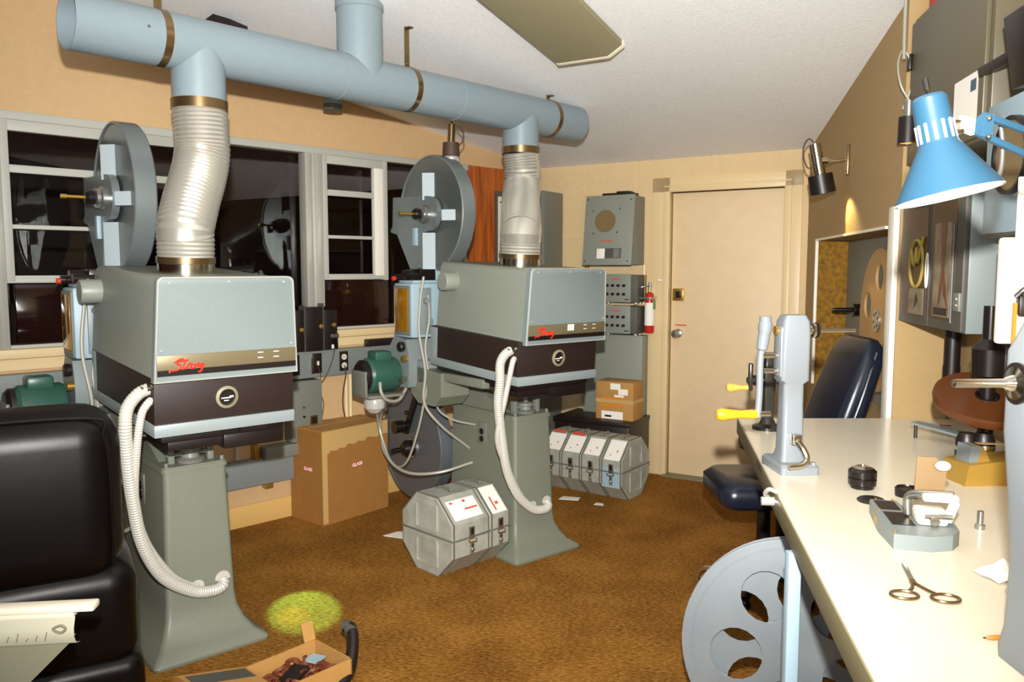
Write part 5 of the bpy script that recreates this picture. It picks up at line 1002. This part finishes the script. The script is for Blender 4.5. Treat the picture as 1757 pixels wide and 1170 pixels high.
# upper gray cabinet
CF = frm((1.548, RY0 - 0.035, 0), WA_ROT)      # front plane of the cabinets, x toward the camera
t = thing('upper_cabinet', 'large dark gray steel wall cabinet above the blue lamp, upper right corner', 'cabinet'); t.matrix_world = CF
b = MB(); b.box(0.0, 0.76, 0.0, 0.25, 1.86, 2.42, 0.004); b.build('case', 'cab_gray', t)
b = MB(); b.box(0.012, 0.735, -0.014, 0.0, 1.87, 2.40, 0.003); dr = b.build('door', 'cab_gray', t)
b = MB(); b.box(-0.01, 0.03, -0.024, -0.014, 2.23, 2.29, 0.003); b.build('hinge', 'black', dr)
b = MB(); b.box(0.67, 0.71, -0.022, -0.014, 2.35, 2.38, 0.003); b.build('hinge', 'brass', dr)
b = MB(); b.m('paper'); b.quad([(0.50, -0.0155, 1.90), (0.70, -0.0155, 1.90), (0.70, -0.0155, 2.07), (0.50, -0.0155, 2.07)]); nt_ = b.build('notice', None, dr)
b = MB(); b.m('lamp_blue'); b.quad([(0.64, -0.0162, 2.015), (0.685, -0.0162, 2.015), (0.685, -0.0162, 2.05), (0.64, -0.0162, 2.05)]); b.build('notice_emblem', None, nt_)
b = MB(CF); b.box(0.05, 0.22, 0.03, 0.2, 2.421, 2.50, 0.004); tag(b.build('orange_box', 'red_ink'), 'dark orange box lying on top of the upper gray cabinet', 'box')
# dark speaker and ornament at the right edge
t = thing('dark_speaker', 'small dark loudspeaker with pale oval ring at the upper right edge', 'speaker', (1.27, 1.97, 1.93)); t.rotation_euler = (0, math.radians(-9), math.radians(-8))
b = MB(); b.box(0.0, 0.17, 0.0, 0.14, 0.0, 0.185, 0.005); b.build('case', 'black', t)
b = MB(); b.m('khaki_edge'); b.lathe([(0.030, 0), (0.045, 0.002), (0.043, 0.004), (0.030, 0.004)], (0.058, 0.0, 0.118), (0.058, -1, 0.118), n=28, caps=False, closed=True); b.build('ring', None, t)
b = MB(); b.box(0.08, 0.11, 0.14, 0.50, 0.10, 0.13, 0.003); b.build('bracket', 'black', t)
t = thing('colored_ornament', 'small red, yellow and green ornament standing on the light blue box', 'ornament', (1.40, 2.16, 1.942))
for k, (c, x, y, z, r) in enumerate((('red', 0.0, 0, 0.055, 0.024), ('ribbon', -0.012, -0.01, 0.03, 0.022), ('green_label', 0.02, 0, 0.03, 0.026), ('red', 0.02, -0.01, 0.012, 0.018), ('orange', -0.012, 0.0, 0.012, 0.016), ('ribbon', 0.025, -0.01, 0.055, 0.016))):
    b = MB(); b.sphere((x, y, z), r, n=12, m=8); b.build('bead', c, t)
b = MB(); b.cyl((0, 0, -0.003), (0, 0, 0.01), 0.022, n=16); b.build('foot', 'green_label', t)
# light blue wall box and display case
t = thing('wall_box', 'light blue gray metal box on the right wall behind the blue lamp', 'wall box'); t.matrix_world = CF @ T(0.80, 0.0, 0)
b = MB(); b.box(0.0, 0.36, -0.02, 0.31, 1.57, 1.938, 0.004); b.build('case', 'ltblue', t)
b = MB(); b.box(0.0, 0.36, -0.022, 0.31, 1.56, 1.57, 0.003); b.build('base_plate', 'dark_gray', t)
t = thing('display_case', 'gray metal display case on the right wall below the lamp, with posters behind its doors', 'display case'); t.matrix_world = CF
z0, z1 = 1.265, 1.72
b = MB(); b.box(0.0, 0.655, 0.0, 0.265, z0, z1, 0.004); b.build('case', 'gray_blue', t)
b = MB(); b.m('dark_gray'); b.box(0.004, 0.338, -0.016, 0.0, z0 + 0.005, z1 - .005, 0.003); b.m('dark_poster'); b.box(0.03, 0.315, -0.018, -0.015, z0 + 0.035, z1 - .03); d1 = b.build('door', None, t)
b = MB(); b.m('poster_pale'); b.box(0.13, 0.295, -0.0195, -0.0178, z0 + 0.04, z0 + 0.135); b.m('black'); b.prism([(0.20, -0.0196, z0 + .06), (0.24, -0.0196, z0 + .09), (0.215, -0.0196, z0 + .12), (0.205, -0.0196, z0 + .10)], (0, -.0006, 0)); b.build('card_notice', None, d1)
b = MB(); b.m('ribbon')
rr = [(0.21 + 0.075 * math.cos(a), -0.021, z0 + 0.225 + 0.085 * math.sin(a)) for a in [2 * PI * k / 24 for k in range(24)]]
b.tube(rr, 0.006, n=8, k=2, closed=True); b.tube([(0.15, -0.022, z0 + .28), (0.19, -0.023, z0 + 0.22), (0.21, -0.022, z0 + .28), (0.23, -0.023, z0 + .23), (0.28, -0.022, z0 + .32)], 0.006, n=8); b.build('ribbon_ring', None, d1)
b = MB(); b.m('paper'); b.tube([(0.325 + 0.012 * math.cos(a), -0.02, z0 + 0.20 + 0.06 * math.sin(a)) for a in [2 * PI * k / 16 for k in range(16)]], 0.003, n=6, k=2, closed=True); b.build('ring_handle', None, d1)
b = MB(); b.m('dark_gray'); b.box(0.342, 0.652, -0.016, 0.0, z0 + 0.005, z1 - .005, 0.003); b.m('dark_poster'); b.box(0.375, 0.59, -0.018, -0.015, z0 + 0.035, z1 - .03); d2 = b.build('door', None, t)
b = MB(); b.m('poster_pale'); b.box(0.395, 0.555, -0.0195, -0.0178, z0 + 0.045, z0 + 0.36); b.build('poster', None, d2)
b = MB(); b.m('poster_red'); b.prism([(0.44, -0.0205, z0 + .06), (0.475, -0.0205, z0 + .20), (0.455, -0.0205, z0 + .36), (0.505, -0.0205, z0 + .36), (0.50, -0.0205, z0 + .2), (0.545, -0.0205, z0 + .07), (0.50, -0.0205, z0 + .12), (0.485, -0.0205, z0 + .17), (0.47, -0.0205, z0 + 0.10)], (0, 0.0008, 0)); b.m('black'); b.box(0.41, 0.54, -0.0204, -0.0196, z0 + .05, z0 + .075); b.build('poster_figure', None, d2)
b = MB(); b.m('gray_blue'); b.box(0.57, 0.574, -0.021, -0.016, z0 + .03, z0 + .35); b.build('door_strip', None, d2)
b = MB(); b.m('gray'); b.box(0.60, 0.652, -0.024, -0.014, z0 + 0.07, z0 + 0.13, 0.003); b.m('chrome')
for z in (0.09, 0.11): b.sphere((0.638, -0.025, z0 + z), 0.006, n=8, m=6)
b.build('latch', None, d2)
b = MB(CF); b.m('black'); b.cyl((0.17, 0.13, 0.98), (0.17, 0.13, z0 - 0.002), 0.028, n=24); b.cyl((0.17, 0.13, 0.978), (0.17, 0.13, 1.11), 0.030, n=24); tag(b.build('black_tube', None), 'black tube hanging below the display case', 'tube')
# hanging papers at the right edge
t = thing('clip_board', 'cream clipboard with white sheets and black clip hanging at the right edge', 'clipboard', (1.247, 2.03, 1.30), -8)
b = MB(); b.box(-0.01, 0.25, 0.0, 0.008, -0.02, 0.25, 0.008); b.build('board', 'table_top', t)
b = MB(); b.box(0.022, 0.25, -0.012, -0.003, 0.12, 0.40, 0.002); b.m('paper'); sh = b.build('paper_sheets', 'paper', t)
b = MB(); b.m('gray_print')
for k in range(10): b.box(0.045, 0.2, -0.0126, -0.012, 0.16 + k * 0.02, 0.1635 + k * 0.02)
b.build('typing', None, sh)
b = MB(); b.box(0.03, 0.10, -0.03, -0.005, 0.05, 0.105, 0.006); b.tube([(0.025, -0.02, 0.10), (0.05, -0.03, 0.125), (0.09, -0.02, 0.12)], 0.007, n=8); b.build('clip', 'black', t)
b = MB(); b.m('orange'); b.box(0.022, 0.25, -0.02, -0.012, -0.02, 0.085); b.m('paper'); b.box(0.030, 0.25, -0.0215, -0.018, -0.012, 0.08); b.build('note_pad', None, t)
b = MB(); b.m('black'); b.box(0.1, 0.13, 0.008, 0.10, 0.25, 0.27, 0.002); b.build('hanger', None, t)

t = thing('can_lid', 'brown round can lid with dark rim hanging on the light blue wall box', 'lid'); t.matrix_world = CF @ T(1.0, -0.03, 1.775) @ RX(90) 
b = MB(); b.lathe([(0, -0.006), (0.098, -0.006), (0.10, 0.0), (0.094, 0.004), (0.0, 0.003)], n=44); lid = b.build('disc', 'cabinet_brown', t)
b = MB(); b.lathe([(0.094, -0.007), (0.104, -0.007), (0.104, 0.012), (0.094, 0.010)], n=44, caps=False, closed=True); b.build('rim', 'black', lid)

# blue spring arm desk lamp
t = thing('desk_lamp', 'blue spring arm desk lamp hanging over the bench at the upper right', 'desk lamp', (0.690, 1.35, 1.755))
t.scale = (0.88, 0.88, 0.88)
ax = Vector((0.036, -0.02, -0.185)).normalized()
Q = Matrix.Translation((0, 0, 0)) @ ax.to_track_quat('Z', 'Y').to_matrix().to_4x4()
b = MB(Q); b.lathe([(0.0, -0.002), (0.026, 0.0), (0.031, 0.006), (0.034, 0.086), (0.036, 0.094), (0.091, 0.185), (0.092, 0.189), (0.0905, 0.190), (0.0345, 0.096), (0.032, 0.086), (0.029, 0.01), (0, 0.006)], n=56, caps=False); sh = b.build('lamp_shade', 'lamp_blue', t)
b = MB(Q); b.lathe([(0.0345, 0.098), (0.0895, 0.189), (0.093, 0.190), (0.093, 0.1925), (0.088, 0.1925), (0.033, 0.101)], n=56, caps=False, closed=True); b.build('shade_lining', 'lamp_in', sh)
b = MB(Q); o = b.M
for k in range(14):
    b.M = o @ RZ(k * 360 / 14); b.box(0.0325, 0.0350, -0.0028, 0.0028, 0.052, 0.088, 0.001)
b.build('vent_slots', 'lamp_in', sh)  # white strips paint the bulb light showing through the slots
b = MB(Q); b.sphere((0, 0, 0.120), 0.026, (1, 1, 1.2)); b.build('bulb', 'bulb', t)
b = MB(Q); b.m('chrome'); b.cyl((0, 0, -0.014), (0, 0, 0.0), 0.004, n=10); b.m('black'); b.cyl((0, 0, -0.034), (0, 0, -0.012), 0.0055, n=10); b.build('switch', None, sh)
b = MB(); b.m('chrome'); b.cyl((0.030, 0, -0.048), (0.062, 0.0, -0.046), 0.0035, n=10); b.cyl((0.034, 0, -0.072), (0.070, 0.0, -0.062), 0.0045, n=10); b.sphere((0.042, 0, -0.071), 0.008, n=10, m=8); b.m('white'); b.prism([(0.062, -0.006, -0.036), (0.088, -0.006, -0.042), (0.086, -0.006, -0.072), (0.070, -0.006, -0.066)], (0, 0.012, 0)); b.build('swivel_joint', None, t)
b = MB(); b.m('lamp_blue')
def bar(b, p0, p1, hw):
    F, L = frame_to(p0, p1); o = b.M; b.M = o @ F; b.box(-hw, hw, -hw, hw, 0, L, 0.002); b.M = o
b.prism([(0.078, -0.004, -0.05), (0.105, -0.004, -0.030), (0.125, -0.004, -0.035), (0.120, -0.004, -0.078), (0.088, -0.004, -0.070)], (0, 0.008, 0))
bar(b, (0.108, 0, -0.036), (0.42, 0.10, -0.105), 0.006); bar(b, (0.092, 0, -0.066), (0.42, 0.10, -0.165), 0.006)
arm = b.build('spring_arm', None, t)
for p in ((0.112, -0.008, -0.042), (0.112, -0.008, -0.076)): MB().sphere(p, 0.005, n=8, m=6).build('pivot_screw', 'chrome', arm)
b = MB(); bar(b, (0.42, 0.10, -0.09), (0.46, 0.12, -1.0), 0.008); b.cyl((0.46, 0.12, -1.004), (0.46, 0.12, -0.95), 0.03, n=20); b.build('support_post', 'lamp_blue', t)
b = MB(); b.tube([(0.13, 0.012, -0.07), (0.125, 0.02, -0.045), (0.15, 0.03, -0.03), (0.165, 0.035, -0.08), (0.16, 0.03, -0.14), (0.13, 0.02, -0.16), (0.105, 0.012, -0.15)], 0.0045, n=8); b.build('cord', 'dark_gray', t)
lamp('desk_lamp_bulb', 'POINT', Vector((0.690, 1.35, 1.755)) + ax * 0.139, 3.0, (1.0, 0.82, 0.55), shadow_soft_size=0.02)

# ceiling lamp between the duct and the right magazine
t = thing('ceiling_spotlight', 'dark cup spotlight on a chrome stem above the right film magazine', 'spotlight', (-0.335, 4.45, 2.16))
b = MB(); b.lathe([(0.0, 0.0), (0.045, 0.0), (0.048, -0.07), (0.042, -0.075), (0.0, -0.06)], n=28); b.build('lamp_cup', 'dark_cable', t)
b = MB(); b.m('alu'); b.lathe([(0.044, -0.075), (0.050, -0.085), (0.046, -0.11), (0, -0.115)], n=28); b.build('lens_ring', None, t)
b = MB(); b.cyl((0, 0, 0), (0.005, 0.0, 0.10), 0.020, n=18); zc = ceil_z((-0.335, 4.45)) - 2.16; b.cyl((0.005, 0, 0.10), (0.012, 0.03, zc), 0.007, n=10); b.cyl((0.012, .03, zc - .01), (0.012, .03, zc + .002), 0.04, n=18); b.build('stem', 'bronze', t)
b = MB(); b.tube([(0.02, 0, 0.10), (0.06, 0, 0.07), (0.07, 0, 0.02), (0.045, 0, -0.015)], 0.004, n=8); b.build('cord', 'dark_cable', t)
